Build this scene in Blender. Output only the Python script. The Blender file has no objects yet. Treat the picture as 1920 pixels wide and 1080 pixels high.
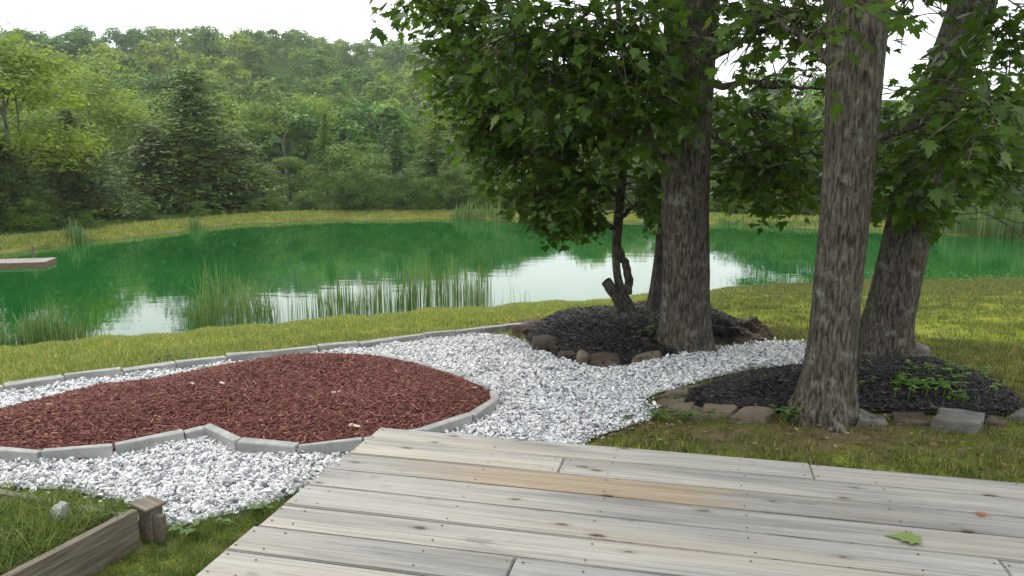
import bpy, bmesh, math, random
import numpy as np
from mathutils import Vector, Matrix, noise
from mathutils.geometry import delaunay_2d_cdt

random.seed(7)
RNG = np.random.default_rng(11)
C = bpy.context.scene.collection
SC = bpy.context.scene

# ------------------------------------------------------------------ camera, sky, sun, exposure
CAM_Z = 1.5
PITCH = math.radians(9.75)
FPX = 1450.0                                   # focal length in pixels of the 1920 wide photograph
cam = bpy.data.cameras.new('camera')
cam.sensor_width = 36.0
cam.lens = 36.0 * FPX / 1920.0
cam.clip_start = 0.05
cam.clip_end = 5000
camo = bpy.data.objects.new('camera', cam)
C.objects.link(camo)
camo.location = (0, 0, CAM_Z)
camo.rotation_euler = (math.pi / 2 - PITCH, 0, 0)
SC.camera = camo

SUN_EL, SUN_AZ = 50.0, -28.0                   # azimuth from +Y (ahead), positive to the right
world = bpy.data.worlds.new('World')
SC.world = world
world.use_nodes = True
wn, wl = world.node_tree.nodes, world.node_tree.links
wn.clear()
w_out = wn.new('ShaderNodeOutputWorld')
w_bg = wn.new('ShaderNodeBackground')
w_bg.inputs['Strength'].default_value = 0.1
w_sky = wn.new('ShaderNodeTexSky')
w_sky.sky_type = 'NISHITA'
w_sky.sun_disc = False
w_sky.sun_elevation = math.radians(SUN_EL)
w_sky.sun_rotation = math.radians(SUN_AZ % 360)
w_sky.dust_density = 4.0
w_tc = wn.new('ShaderNodeTexCoord')
w_mp = wn.new('ShaderNodeMapping')
w_mp.inputs['Scale'].default_value = (1.0, 1.0, 3.0)
w_no = wn.new('ShaderNodeTexNoise')
w_no.inputs['Scale'].default_value = 2.2
w_no.inputs['Detail'].default_value = 6
w_rp = wn.new('ShaderNodeValToRGB')            # cloud layer brightness
w_rp.color_ramp.elements[0].position = 0.3
w_rp.color_ramp.elements[0].color = (12.0, 13.0, 14.0, 1)
w_rp.color_ramp.elements[1].position = 0.62
w_rp.color_ramp.elements[1].color = (17.5, 17.8, 18.0, 1)
w_mix = wn.new('ShaderNodeMix')
w_mix.data_type = 'RGBA'
w_mix.inputs[0].default_value = 0.9
wl.new(w_tc.outputs['Generated'], w_mp.inputs['Vector'])
wl.new(w_mp.outputs['Vector'], w_no.inputs['Vector'])
wl.new(w_no.outputs['Fac'], w_rp.inputs['Fac'])
wl.new(w_sky.outputs['Color'], w_mix.inputs[6])
wl.new(w_rp.outputs['Color'], w_mix.inputs[7])
wl.new(w_mix.outputs[2], w_bg.inputs['Color'])
wl.new(w_bg.outputs['Background'], w_out.inputs['Surface'])

sun = bpy.data.lights.new('sun', 'SUN')
sun.energy = 2.0
sun.angle = math.radians(12)
sun.color = (1.0, 0.95, 0.86)
suno = bpy.data.objects.new('sun', sun)
C.objects.link(suno)
_e, _a = math.radians(SUN_EL), math.radians(SUN_AZ)
_sd = Vector((math.sin(_a) * math.cos(_e), math.cos(_a) * math.cos(_e), math.sin(_e)))
suno.rotation_euler = _sd.to_track_quat('Z', 'Y').to_euler()
suno.location = (-20, 30, 40)

SC.view_settings.view_transform = 'Standard'
SC.view_settings.look = 'None'
SC.view_settings.exposure = 0.35
SC.view_settings.gamma = 1.0
SC.view_settings.use_curve_mapping = False
SC.render.engine = 'CYCLES'
SC.cycles.max_bounces = 8
SC.cycles.transparent_max_bounces = 4
SC.cycles.use_denoising = True

# ------------------------------------------------------------------ rays and terrain
_cf, _sf = math.cos(PITCH), math.sin(PITCH)


def ray(px, py):
    dx, dy = (px - 960) / FPX, (540 - py) / FPX
    return Vector((dx, _cf + dy * _sf, -_sf + dy * _cf))


def on_z(px, py, z):
    d = ray(px, py)
    t = (z - CAM_Z) / d.z
    return Vector((d.x * t, d.y * t, z))


def on_y(px, py, Y):
    d = ray(px, py)
    t = Y / d.y
    return Vector((d.x * t, Y, CAM_Z + d.z * t))


ZG, ZW = -0.18, -2.6                           # lawn level by the deck, water level
near_px = [(-40, 660), (0, 655), (100, 647), (200, 638), (360, 626), (600, 603), (760, 588), (920, 577), (1150, 563), (1330, 546),
           (1500, 532), (1700, 526), (1960, 524)]
far_px = [(-40, 480), (0, 474), (100, 463), (200, 450), (350, 431), (500, 416), (700, 411), (940, 411), (1150, 414), (1330, 419),
          (1530, 427), (1640, 431), (1780, 440), (1960, 449)]


def _pol(lst):
    out = []
    for a, b in lst:
        p = on_z(a, b, ZW)
        out.append((math.atan2(p.x, p.y), math.hypot(p.x, p.y)))
    return out


R_ = math.radians
_n = [(R_(-180), 30), (R_(-62), 23), (R_(-50), 19.5)] + _pol(near_px) + [(R_(45), 36), (R_(56), 41), (R_(180), 30)]
_f = [(R_(-180), 30), (R_(-62), 23), (R_(-50), 30)] + _pol(far_px) + [(R_(45), 47), (R_(56), 41), (R_(180), 30)]
NT, NR = np.array([p[0] for p in _n]), np.array([p[1] for p in _n])
FT, FR = np.array([p[0] for p in _f]), np.array([p[1] for p in _f])
RIDGE = 380.0
ridge_px = [(-300, 62), (0, 62), (200, 60), (280, 56), (500, 60), (600, 70), (760, 92), (900, 106), (1000, 124), (1150, 142), (1400, 140),
            (1700, 140), (2000, 130), (2300, 130)]
_rt, _rh = [], []
for a, b in ridge_px:
    d = ray(a, b)
    h = math.hypot(d.x, d.y)
    _rt.append(math.atan2(d.x, d.y))
    _rh.append(CAM_Z + RIDGE * d.z / h - 12.0)
_rt = np.array([R_(-180), R_(-70)] + _rt + [R_(70), R_(180)])
_rh = np.array([14.0, 20.0] + _rh + [18.0, 14.0])


def smooth(t):
    t = np.clip(t, 0, 1)
    return t * t * (3 - 2 * t)


def terrain(x, y):
    x, y = np.asarray(x, float), np.asarray(y, float)
    th, r = np.arctan2(x, y), np.hypot(x, y)
    wob = 0.25 * np.sin(th * 47) + 0.18 * np.sin(th * 113 + 1.3)
    R1 = np.interp(th, NT, NR) + wob * 0.6
    R2 = np.maximum(np.interp(th, FT, FR) + wob * 1.2, R1 + 0.02)
    t = np.clip((r - 6) / (R1 - 6), 0, 1)
    zn = ZG + (ZW - ZG) * t ** 1.2
    w = R2 - R1
    u = np.clip((r - R1) / w, 0, 1)
    zp = ZW - np.minimum(1.2, 0.15 * w) * np.sin(np.pi * u)
    s = np.maximum(r - R2, 0)
    rid = np.interp(th, _rt, _rh)
    zf = ZW + 0.34 * (1 - np.exp(-s / 1.6)) + 0.010 * np.minimum(s, 60)
    zf = zf + (rid + 1.5) * smooth((r - 78) / (RIDGE - 78)) + 1.2 * np.sin(x * 0.05) * np.sin(y * 0.06) * smooth((r - 80) / 40)
    z = np.where(r < R1, zn, np.where(r < R2, zp, zf))
    return z


def tz(x, y):
    return float(terrain(x, y))


def at(px, py, zfun=None):
    zf = zfun or tz
    d = ray(px, py)
    t, last = 1.0, 1.0
    while t < 400:
        if CAM_Z + d.z * t < zf(d.x * t, d.y * t):
            break
        last = t
        t += 0.02 * t
    a, b = last, t
    for _ in range(24):
        m = (a + b) / 2
        if CAM_Z + d.z * m < zf(d.x * m, d.y * m):
            b = m
        else:
            a = m
    return Vector((d.x * b, d.y * b, CAM_Z + d.z * b))


def lifted(h):
    return lambda x, y: tz(x, y) + h


def poly(pxs, h=0.0):
    f = lifted(h) if h else None
    return np.array([(p.x, p.y) for p in (at(a, b, f) for a, b in pxs)])


def inside(pts, pg):
    x, y = pts[:, 0], pts[:, 1]
    r = np.zeros(len(pts), bool)
    n = len(pg)
    for i in range(n):
        x1, y1 = pg[i]
        x2, y2 = pg[(i + 1) % n]
        c = ((y1 > y) != (y2 > y)) & (x < (x2 - x1) * (y - y1) / (y2 - y1 + 1e-12) + x1)
        r ^= c
    return r


def edge_dist(pts, pg):
    d = np.full(len(pts), 1e9)
    n = len(pg)
    for i in range(n):
        a, b = pg[i], pg[(i + 1) % n]
        ab = b - a
        t = np.clip(((pts - a) @ ab) / (ab @ ab + 1e-12), 0, 1)
        q = a + t[:, None] * ab
        d = np.minimum(d, np.hypot(*(pts - q).T))
    return d


def smooth_poly(pg, it=2):
    for _ in range(it):
        nx = np.roll(pg, -1, 0)
        pg = np.stack([pg * 0.75 + nx * 0.25, pg * 0.25 + nx * 0.75], 1).reshape(-1, 2)
    return pg


def sample_poly(pg, n):
    lo, hi = pg.min(0), pg.max(0)
    out = []
    got = 0
    while got < n:
        p = RNG.uniform(lo, hi, (n * 2, 2))
        p = p[inside(p, pg)]
        out.append(p)
        got += len(p)
    return np.concatenate(out)[:n]


def area(pg):
    x, y = pg.T
    return abs(np.dot(x, np.roll(y, -1)) - np.dot(y, np.roll(x, -1))) / 2


# ------------------------------------------------------------------ materials
def new_mat(name):
    m = bpy.data.materials.new(name)
    m.use_nodes = True
    n = m.node_tree.nodes
    n.clear()
    o = n.new('ShaderNodeOutputMaterial')
    b = n.new('ShaderNodeBsdfPrincipled')
    m.node_tree.links.new(b.outputs[0], o.inputs[0])
    return m, n, m.node_tree.links, b, o


def ramp(n, cols):
    r = n.new('ShaderNodeValToRGB')
    e = r.color_ramp.elements
    while len(e) < len(cols):
        e.new(0.5)
    for i, (p, c) in enumerate(cols):
        e[i].position = p
        e[i].color = (*c, 1)
    return r


def noise_mat(name, cols, scale=5, stretch=(1, 1, 1), detail=6, rough=0.85, bump=0.3, bscale=None, dist=0.02, coord='Object', spec=0.3, distort=0.0):
    m, n, l, b, o = new_mat(name)
    tc = n.new('ShaderNodeTexCoord')
    mp = n.new('ShaderNodeMapping')
    mp.inputs['Scale'].default_value = stretch
    no = n.new('ShaderNodeTexNoise')
    no.inputs['Scale'].default_value = scale
    no.inputs['Detail'].default_value = detail
    no.inputs['Distortion'].default_value = distort
    rp = ramp(n, cols)
    l.new(tc.outputs[coord], mp.inputs[0])
    l.new(mp.outputs[0], no.inputs['Vector'])
    l.new(no.outputs['Fac'], rp.inputs[0])
    l.new(rp.outputs[0], b.inputs['Base Color'])
    b.inputs['Roughness'].default_value = rough
    b.inputs['Specular IOR Level'].default_value = spec
    if bump:
        n2 = n.new('ShaderNodeTexNoise')
        n2.inputs['Scale'].default_value = bscale or scale * 4
        n2.inputs['Detail'].default_value = 8
        bp = n.new('ShaderNodeBump')
        bp.inputs['Strength'].default_value = bump
        bp.inputs['Distance'].default_value = dist
        l.new(mp.outputs[0], n2.inputs['Vector'])
        l.new(n2.outputs['Fac'], bp.inputs['Height'])
        l.new(bp.outputs[0], b.inputs['Normal'])
    return m


def island_mat(name, cols, rough=0.8, spec=0.3, obj_random=None):
    """colour picked per loose piece (a leaf, a chip, a pebble); obj_random shifts it per object"""
    m, n, l, b, o = new_mat(name)
    g = n.new('ShaderNodeNewGeometry')
    rp = ramp(n, cols)
    l.new(g.outputs['Random Per Island'], rp.inputs[0])
    l.new(rp.outputs[0], b.inputs['Base Color'])
    b.inputs['Roughness'].default_value = rough
    b.inputs['Specular IOR Level'].default_value = spec
    return m


def leaf_mat(name, cols, objcols=None, rough=0.5, spec=0.4, trans=0.35, clump=0.0):
    m, n, l, b, o = new_mat(name)
    g = n.new('ShaderNodeNewGeometry')
    rp = ramp(n, cols)
    l.new(g.outputs['Random Per Island'], rp.inputs[0])
    col = rp.outputs[0]
    if objcols:
        oi = n.new('ShaderNodeObjectInfo')
        r2 = ramp(n, objcols)
        l.new(oi.outputs['Random'], r2.inputs[0])
        mx = n.new('ShaderNodeMix')
        mx.data_type = 'RGBA'
        mx.blend_type = 'MULTIPLY'
        mx.inputs[0].default_value = 1
        l.new(col, mx.inputs[6])
        l.new(r2.outputs[0], mx.inputs[7])
        col = mx.outputs[2]
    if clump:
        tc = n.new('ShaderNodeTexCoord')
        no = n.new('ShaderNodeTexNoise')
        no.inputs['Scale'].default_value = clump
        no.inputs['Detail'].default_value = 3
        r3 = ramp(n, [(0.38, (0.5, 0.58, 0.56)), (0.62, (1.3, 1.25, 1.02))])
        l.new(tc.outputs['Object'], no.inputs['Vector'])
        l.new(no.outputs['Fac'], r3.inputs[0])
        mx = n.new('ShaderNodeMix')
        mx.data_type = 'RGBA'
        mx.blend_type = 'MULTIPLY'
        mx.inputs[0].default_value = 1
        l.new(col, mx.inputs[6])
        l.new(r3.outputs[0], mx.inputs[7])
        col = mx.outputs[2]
    l.new(col, b.inputs['Base Color'])
    b.inputs['Roughness'].default_value = rough
    b.inputs['Specular IOR Level'].default_value = spec
    t = n.new('ShaderNodeBsdfTranslucent')
    l.new(col, t.inputs['Color'])
    ms = n.new('ShaderNodeMixShader')
    ms.inputs[0].default_value = trans
    l.new(b.outputs[0], ms.inputs[1])
    l.new(t.outputs[0], ms.inputs[2])
    l.new(ms.outputs[0], o.inputs[0])
    return m


M = {}
M['gravel_sheet'] = noise_mat('gravel_bed', [(0.3, (0.16, 0.165, 0.175)), (0.5, (0.40, 0.41, 0.42)), (0.7, (0.62, 0.62, 0.62))], 28, detail=3, bump=0.6, bscale=40)
M['gravel'] = island_mat('white_marble_chips', [(0.0, (0.09, 0.095, 0.11)), (0.10, (0.24, 0.25, 0.27)), (0.25, (0.46, 0.465, 0.475)), (0.6, (0.62, 0.62, 0.615)), (1.0, (0.74, 0.73, 0.71))], 0.7, 0.35)
M['red_sheet'] = noise_mat('red_mulch_base', [(0.3, (0.040, 0.013, 0.010)), (0.7, (0.10, 0.030, 0.024))], 30, detail=6, bump=0.8, bscale=60)
M['red_chip'] = island_mat('red_mulch_chips', [(0.0, (0.060, 0.020, 0.015)), (0.35, (0.122, 0.040, 0.030)), (0.75, (0.175, 0.062, 0.048)), (0.95, (0.27, 0.11, 0.09)), (1.0, (0.32, 0.17, 0.12))], 0.8, 0.25)
M['black_sheet'] = noise_mat('black_mulch_base', [(0.3, (0.006, 0.006, 0.007)), (0.7, (0.022, 0.020, 0.020))], 25, detail=6, bump=0.8, bscale=50)
M['black_chip'] = island_mat('black_mulch_chips', [(0.0, (0.006, 0.0055, 0.006)), (0.6, (0.018, 0.0165, 0.0165)), (0.92, (0.042, 0.037, 0.034)), (1.0, (0.13, 0.10, 0.08))], 0.7, 0.35)
M['block'] = noise_mat('concrete_edging', [(0.25, (0.17, 0.18, 0.17)), (0.5, (0.28, 0.28, 0.265)), (0.75, (0.40, 0.39, 0.365))], 9, detail=8, bump=0.35, bscale=60, dist=0.006)
M['rock_brown'] = noise_mat('brown_fieldstone', [(0.25, (0.026, 0.020, 0.013)), (0.5, (0.062, 0.046, 0.031)), (0.75, (0.12, 0.09, 0.06))], 5, detail=8, bump=0.5, bscale=22, dist=0.02)
M['rock_tan'] = noise_mat('tan_flagstone', [(0.25, (0.07, 0.055, 0.038)), (0.5, (0.14, 0.11, 0.078)), (0.75, (0.22, 0.178, 0.13))], 5, stretch=(1, 1, 3), detail=8, bump=0.5, bscale=22, dist=0.015)
M['rock_grey'] = noise_mat('grey_slab_stone', [(0.25, (0.055, 0.055, 0.048)), (0.5, (0.115, 0.112, 0.10)), (0.75, (0.19, 0.185, 0.165))], 6, detail=8, bump=0.4, bscale=28, dist=0.012)
M['rock_pale'] = noise_mat('pale_quartz_rock', [(0.25, (0.18, 0.20, 0.18)), (0.75, (0.38, 0.39, 0.36))], 6, detail=8, bump=0.4, bscale=28, dist=0.012)
M['soil'] = noise_mat('bare_earth', [(0.25, (0.028, 0.019, 0.012)), (0.5, (0.065, 0.045, 0.029)), (0.75, (0.125, 0.088, 0.057))], 8, detail=9, bump=0.9, bscale=26, dist=0.03)
M['timber'] = noise_mat('weathered_timber', [(0.25, (0.075, 0.062, 0.045)), (0.5, (0.13, 0.11, 0.082)), (0.75, (0.20, 0.175, 0.135))], 6, stretch=(1, 14, 14), detail=7, bump=0.4, bscale=14, dist=0.006)
M['dock_wood'] = noise_mat('dock_planks', [(0.3, (0.17, 0.15, 0.135)), (0.7, (0.29, 0.265, 0.24))], 5, stretch=(1, 10, 10), bump=0.3)
M['dock_side'] = noise_mat('dock_fascia_red_brown', [(0.3, (0.12, 0.065, 0.045)), (0.7, (0.21, 0.12, 0.085))], 5, stretch=(1, 1, 6), bump=0.3)
M['nail'] = noise_mat('rusty_nail_heads', [(0.3, (0.02, 0.018, 0.017)), (0.7, (0.05, 0.042, 0.038))], 30, bump=0)
M['litter'] = island_mat('dry_leaf_litter', [(0.0, (0.05, 0.03, 0.018)), (0.5, (0.11, 0.068, 0.040)), (0.9, (0.19, 0.13, 0.075)), (1.0, (0.34, 0.26, 0.17))], 0.8, 0.25)
M['pale_chip'] = noise_mat('pale_split_wood', [(0.3, (0.40, 0.31, 0.24)), (0.7, (0.56, 0.46, 0.37))], 20, stretch=(1, 8, 8), bump=0.2)

GRASS_OBJ = [(0.0, (0.6, 0.70, 0.75)), (0.5, (1.0, 1.0, 1.0)), (0.85, (1.22, 1.12, 0.95)), (1.0, (1.5, 1.1, 0.9))]
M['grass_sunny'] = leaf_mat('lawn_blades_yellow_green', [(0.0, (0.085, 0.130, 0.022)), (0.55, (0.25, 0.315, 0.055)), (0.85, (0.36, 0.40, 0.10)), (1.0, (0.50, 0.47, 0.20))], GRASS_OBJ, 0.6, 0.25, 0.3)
M['grass_shade'] = leaf_mat('lawn_blades_olive_shaded', [(0.0, (0.045, 0.072, 0.013)), (0.5, (0.125, 0.165, 0.032)), (0.8, (0.20, 0.21, 0.055)), (1.0, (0.34, 0.28, 0.14))], GRASS_OBJ, 0.6, 0.25, 0.3)  # darker olive copy of the lawn blades, tree shade put into the colour
M['grass_lush'] = leaf_mat('long_grass_fresh_green', [(0.0, (0.045, 0.085, 0.012)), (0.6, (0.10, 0.17, 0.022)), (0.95, (0.20, 0.25, 0.05)), (1.0, (0.32, 0.28, 0.12))], GRASS_OBJ, 0.55, 0.3, 0.3)
M['reed'] = leaf_mat('reed_blades', [(0.0, (0.050, 0.106, 0.026)), (0.6, (0.106, 0.200, 0.046)), (0.9, (0.188, 0.275, 0.072)), (1.0, (0.300, 0.250, 0.108))], None, 0.5, 0.35, 0.3)
M['reed_far'] = leaf_mat('pale_reed_blades', [(0.0, (0.06, 0.13, 0.035)), (0.6, (0.11, 0.21, 0.06)), (1.0, (0.22, 0.26, 0.09))], None, 0.6, 0.25, 0.3)
M['seedling'] = leaf_mat('seedling_leaves', [(0.0, (0.07, 0.16, 0.02)), (1.0, (0.16, 0.30, 0.035))], None, 0.5, 0.35, 0.45)
M['weed'] = leaf_mat('weed_leaves', [(0.0, (0.05, 0.10, 0.018)), (1.0, (0.10, 0.17, 0.03))], None, 0.6, 0.25, 0.3)
M['maple'] = leaf_mat('broad_tree_leaves', [(0.0, (0.037, 0.081, 0.009)), (0.5, (0.067, 0.140, 0.013)), (0.85, (0.103, 0.190, 0.018)), (1.0, (0.162, 0.235, 0.028))], None, 0.40, 0.45, 0.55)
M['fallen_leaf'] = leaf_mat('fallen_green_leaf', [(0.0, (0.16, 0.22, 0.06)), (1.0, (0.19, 0.25, 0.075))], None, 0.5, 0.3, 0.2)
M['dry_leaf'] = leaf_mat('fallen_orange_leaf', [(0.0, (0.30, 0.12, 0.05)), (1.0, (0.36, 0.15, 0.07))], None, 0.6, 0.3, 0.2)

HILL_OBJ = [(0.0, (0.50, 0.72, 0.95)), (0.25, (0.72, 0.88, 0.95)), (0.5, (1.0, 1.0, 1.0)), (0.8, (1.5, 1.3, 1.0)), (0.95, (1.8, 1.35, 1.0)), (1.0, (2.4, 1.25, 1.0))]
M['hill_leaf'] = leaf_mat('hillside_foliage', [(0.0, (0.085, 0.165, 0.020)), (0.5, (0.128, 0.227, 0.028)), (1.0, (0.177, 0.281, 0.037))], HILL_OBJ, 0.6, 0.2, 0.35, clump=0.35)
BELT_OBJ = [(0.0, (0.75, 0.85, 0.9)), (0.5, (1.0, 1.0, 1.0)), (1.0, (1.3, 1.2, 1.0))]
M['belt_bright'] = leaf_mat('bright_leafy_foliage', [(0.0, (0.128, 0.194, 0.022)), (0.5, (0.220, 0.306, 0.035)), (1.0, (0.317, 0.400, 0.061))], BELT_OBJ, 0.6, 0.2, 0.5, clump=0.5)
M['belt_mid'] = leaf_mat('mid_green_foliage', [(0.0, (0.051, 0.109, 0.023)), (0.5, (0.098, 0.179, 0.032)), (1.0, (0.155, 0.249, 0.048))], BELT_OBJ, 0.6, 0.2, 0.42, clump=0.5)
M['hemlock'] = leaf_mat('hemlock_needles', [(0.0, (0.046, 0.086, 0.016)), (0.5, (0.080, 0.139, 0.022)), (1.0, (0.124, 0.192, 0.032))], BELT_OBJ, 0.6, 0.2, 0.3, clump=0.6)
M['far_bark'] = noise_mat('far_tree_bark', [(0.3, (0.07, 0.06, 0.05)), (0.7, (0.16, 0.14, 0.12))], 6, stretch=(1, 1, 0.3), bump=0)
M['pale_bark'] = noise_mat('pale_tree_bark', [(0.3, (0.13, 0.12, 0.10)), (0.7, (0.25, 0.23, 0.20))], 6, stretch=(1, 1, 0.3), bump=0)


def bark_mat():
    m, n, l, b, o = new_mat('furrowed_bark')
    tc = n.new('ShaderNodeTexCoord')
    mp = n.new('ShaderNodeMapping')
    mp.inputs['Scale'].default_value = (1, 1, 0.20)
    l.new(tc.outputs['Object'], mp.inputs[0])
    a = n.new('ShaderNodeTexNoise')
    a.inputs['Scale'].default_value = 62
    a.inputs['Detail'].default_value = 8
    a.inputs['Distortion'].default_value = 0.6
    l.new(mp.outputs[0], a.inputs['Vector'])
    rp = ramp(n, [(0.34, (0.020, 0.016, 0.011)), (0.48, (0.061, 0.052, 0.040)), (0.62, (0.112, 0.099, 0.078)), (0.75, (0.175, 0.16, 0.13))])
    l.new(a.outputs['Fac'], rp.inputs[0])
    # lichen and moss of its own shape
    c = n.new('ShaderNodeTexNoise')
    c.inputs['Scale'].default_value = 7
    c.inputs['Detail'].default_value = 9
    c.inputs['Roughness'].default_value = 0.7
    l.new(tc.outputs['Object'], c.inputs['Vector'])
    r2 = ramp(n, [(0.55, (0, 0, 0)), (0.66, (0.75, 0.75, 0.75))])
    l.new(c.outputs['Fac'], r2.inputs[0])
    mx = n.new('ShaderNodeMix')
    mx.data_type = 'RGBA'
    l.new(r2.outputs[0], mx.inputs[0])
    l.new(rp.outputs[0], mx.inputs[6])
    mx.inputs[7].default_value = (0.19, 0.195, 0.15, 1)
    l.new(mx.outputs[2], b.inputs['Base Color'])
    bp = n.new('ShaderNodeBump')
    bp.inputs['Strength'].default_value = 0.8
    bp.inputs['Distance'].default_value = 0.015
    l.new(a.outputs['Fac'], bp.inputs['Height'])
    l.new(bp.outputs[0], b.inputs['Normal'])
    b.inputs['Roughness'].default_value = 0.9
    b.inputs['Specular IOR Level'].default_value = 0.2
    return m


M['bark'] = bark_mat()


def plank_mat(name, gold):
    m, n, l, b, o = new_mat(name)
    tc = n.new('ShaderNodeTexCoord')
    oi = n.new('ShaderNodeObjectInfo')
    mul = n.new('ShaderNodeMath')
    mul.operation = 'MULTIPLY'
    mul.inputs[1].default_value = 137.0
    l.new(oi.outputs['Random'], mul.inputs[0])
    cb = n.new('ShaderNodeCombineXYZ')
    l.new(mul.outputs[0], cb.inputs[0])
    l.new(mul.outputs[0], cb.inputs[2])
    ad = n.new('ShaderNodeVectorMath')
    ad.operation = 'ADD'
    l.new(tc.outputs['Object'], ad.inputs[0])
    l.new(cb.outputs[0], ad.inputs[1])

    def nz(scale, st, detail=5, dis=0.0, rough=0.5):
        mp = n.new('ShaderNodeMapping')
        mp.inputs['Scale'].default_value = st
        l.new(ad.outputs[0], mp.inputs[0])
        t = n.new('ShaderNodeTexNoise')
        t.inputs['Scale'].default_value = scale
        t.inputs['Detail'].default_value = detail
        t.inputs['Distortion'].default_value = dis
        t.inputs['Roughness'].default_value = rough
        l.new(mp.outputs[0], t.inputs['Vector'])
        return t

    def mix(f, a, c, mode='MIX'):
        x = n.new('ShaderNodeMix')
        x.data_type = 'RGBA'
        x.blend_type = mode
        if isinstance(f, float):
            x.inputs[0].default_value = f
        else:
            l.new(f, x.inputs[0])
        l.new(a, x.inputs[6])
        if isinstance(c, tuple):
            x.inputs[7].default_value = (*c, 1)
        else:
            l.new(c, x.inputs[7])
        return x.outputs[2]

    grain = nz(3.0, (0.5, 26, 8), 7, 0.6, 0.6)
    rg = ramp(n, [(0.3, (0.20, 0.19, 0.17)), (0.5, (0.298, 0.286, 0.262)), (0.72, (0.368, 0.355, 0.328))])
    l.new(grain.outputs['Fac'], rg.inputs[0])
    col = rg.outputs[0]
    band = nz(1.6, (0.45, 6.0, 1), 3, 0.4)
    rb = ramp(n, [(0.34, (0.68, 0.68, 0.685)), (0.5, (0.95, 0.95, 0.95)), (0.7, (1.06, 1.06, 1.04))])
    l.new(band.outputs['Fac'], rb.inputs[0])
    col = mix(1.0, col, rb.outputs[0], 'MULTIPLY')
    tint = nz(1.1, (0.6, 4.0, 1), 3)
    rt = ramp(n, [(0.48, (0, 0, 0)), (0.72, (0.4, 0.4, 0.4))])
    l.new(tint.outputs['Fac'], rt.inputs[0])
    col = mix(rt.outputs[0], col, (0.36, 0.29, 0.20))
    if gold:
        # a stretch of this board has kept its new-wood colour
        sx = n.new('ShaderNodeSeparateXYZ')
        l.new(tc.outputs['Object'], sx.inputs[0])
        wb = nz(2.0, (1.0, 14, 1), 4)
        wm = n.new('ShaderNodeMath')
        wm.operation = 'MULTIPLY_ADD'
        wm.inputs[1].default_value = 1.1
        l.new(wb.outputs['Fac'], wm.inputs[0])
        l.new(sx.outputs[0], wm.inputs[2])
        rq = ramp(n, [(0.0, (0, 0, 0)), (0.12, (0.35, 0.35, 0.35)), (0.3, (0.85, 0.85, 0.85)), (0.86, (0.85, 0.85, 0.85)), (0.9, (0.15, 0.15, 0.15)), (1.0, (0.1, 0.1, 0.1))])
        mr = n.new('ShaderNodeMapRange')
        mr.inputs[1].default_value = gold[0]
        mr.inputs[2].default_value = gold[1]
        l.new(wm.outputs[0], mr.inputs[0])
        l.new(mr.outputs[0], rq.inputs[0])
        g2 = ramp(n, [(0.3, (0.225, 0.160, 0.10)), (0.7, (0.385, 0.305, 0.205))])
        l.new(grain.outputs['Fac'], g2.inputs[0])
        col = mix(rq.outputs[0], col, g2.outputs[0])
    # knots
    mpk = n.new('ShaderNodeMapping')
    mpk.inputs['Scale'].default_value = (1.0, 2.6, 1)
    l.new(ad.outputs[0], mpk.inputs[0])
    vo = n.new('ShaderNodeTexVoronoi')
    vo.voronoi_dimensions = '2D'
    vo.inputs['Scale'].default_value = 1.5
    l.new(mpk.outputs[0], vo.inputs['Vector'])
    wob = nz(14, (1, 1.5, 1), 3)
    ka = n.new('ShaderNodeMath')
    ka.operation = 'MULTIPLY_ADD'
    ka.inputs[1].default_value = 0.10
    l.new(wob.outputs['Fac'], ka.inputs[0])
    l.new(vo.outputs['Distance'], ka.inputs[2])
    rk = ramp(n, [(0.070, (0.30, 0.25, 0.21)), (0.082, (0.50, 0.45, 0.40)), (0.098, (0.82, 0.80, 0.77)), (0.15, (1, 1, 1))])
    l.new(ka.outputs[0], rk.inputs[0])
    col = mix(1.0, col, rk.outputs[0], 'MULTIPLY')
    ck = nz(4.0, (0.25, 34, 1), 2, 0.8)
    rc = ramp(n, [(0.485, (1, 1, 1)), (0.497, (0.55, 0.53, 0.5)), (0.503, (0.55, 0.53, 0.5)), (0.515, (1, 1, 1))])
    l.new(ck.outputs['Fac'], rc.inputs[0])
    cm = nz(1.3, (0.8, 5, 1), 2)
    rm = ramp(n, [(0.5, (0, 0, 0)), (0.6, (1, 1, 1))])
    l.new(cm.outputs['Fac'], rm.inputs[0])
    col = mix(rm.outputs[0], col, mix(1.0, col, rc.outputs[0], 'MULTIPLY'))
    # dark blotches
    bl = nz(5.0, (0.8, 2.2, 1), 6, 0.3, 0.65)
    rl = ramp(n, [(0.62, (1, 1, 1)), (0.74, (0.62, 0.62, 0.64))])
    l.new(bl.outputs['Fac'], rl.inputs[0])
    col = mix(1.0, col, rl.outputs[0], 'MULTIPLY')
    # each board its own weathering
    ro = ramp(n, [(0.0, (0.86, 0.87, 0.88)), (0.5, (1, 1, 1)), (1.0, (1.10, 1.09, 1.05))])
    l.new(oi.outputs['Random'], ro.inputs[0])
    col = mix(1.0, col, ro.outputs[0], 'MULTIPLY')
    l.new(col, b.inputs['Base Color'])
    bp = n.new('ShaderNodeBump')
    bp.inputs['Strength'].default_value = 0.35
    bp.inputs['Distance'].default_value = 0.004
    l.new(grain.outputs['Fac'], bp.inputs['Height'])
    l.new(bp.outputs[0], b.inputs['Normal'])
    b.inputs['Roughness'].default_value = 0.72
    b.inputs['Specular IOR Level'].default_value = 0.3
    return m


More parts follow.
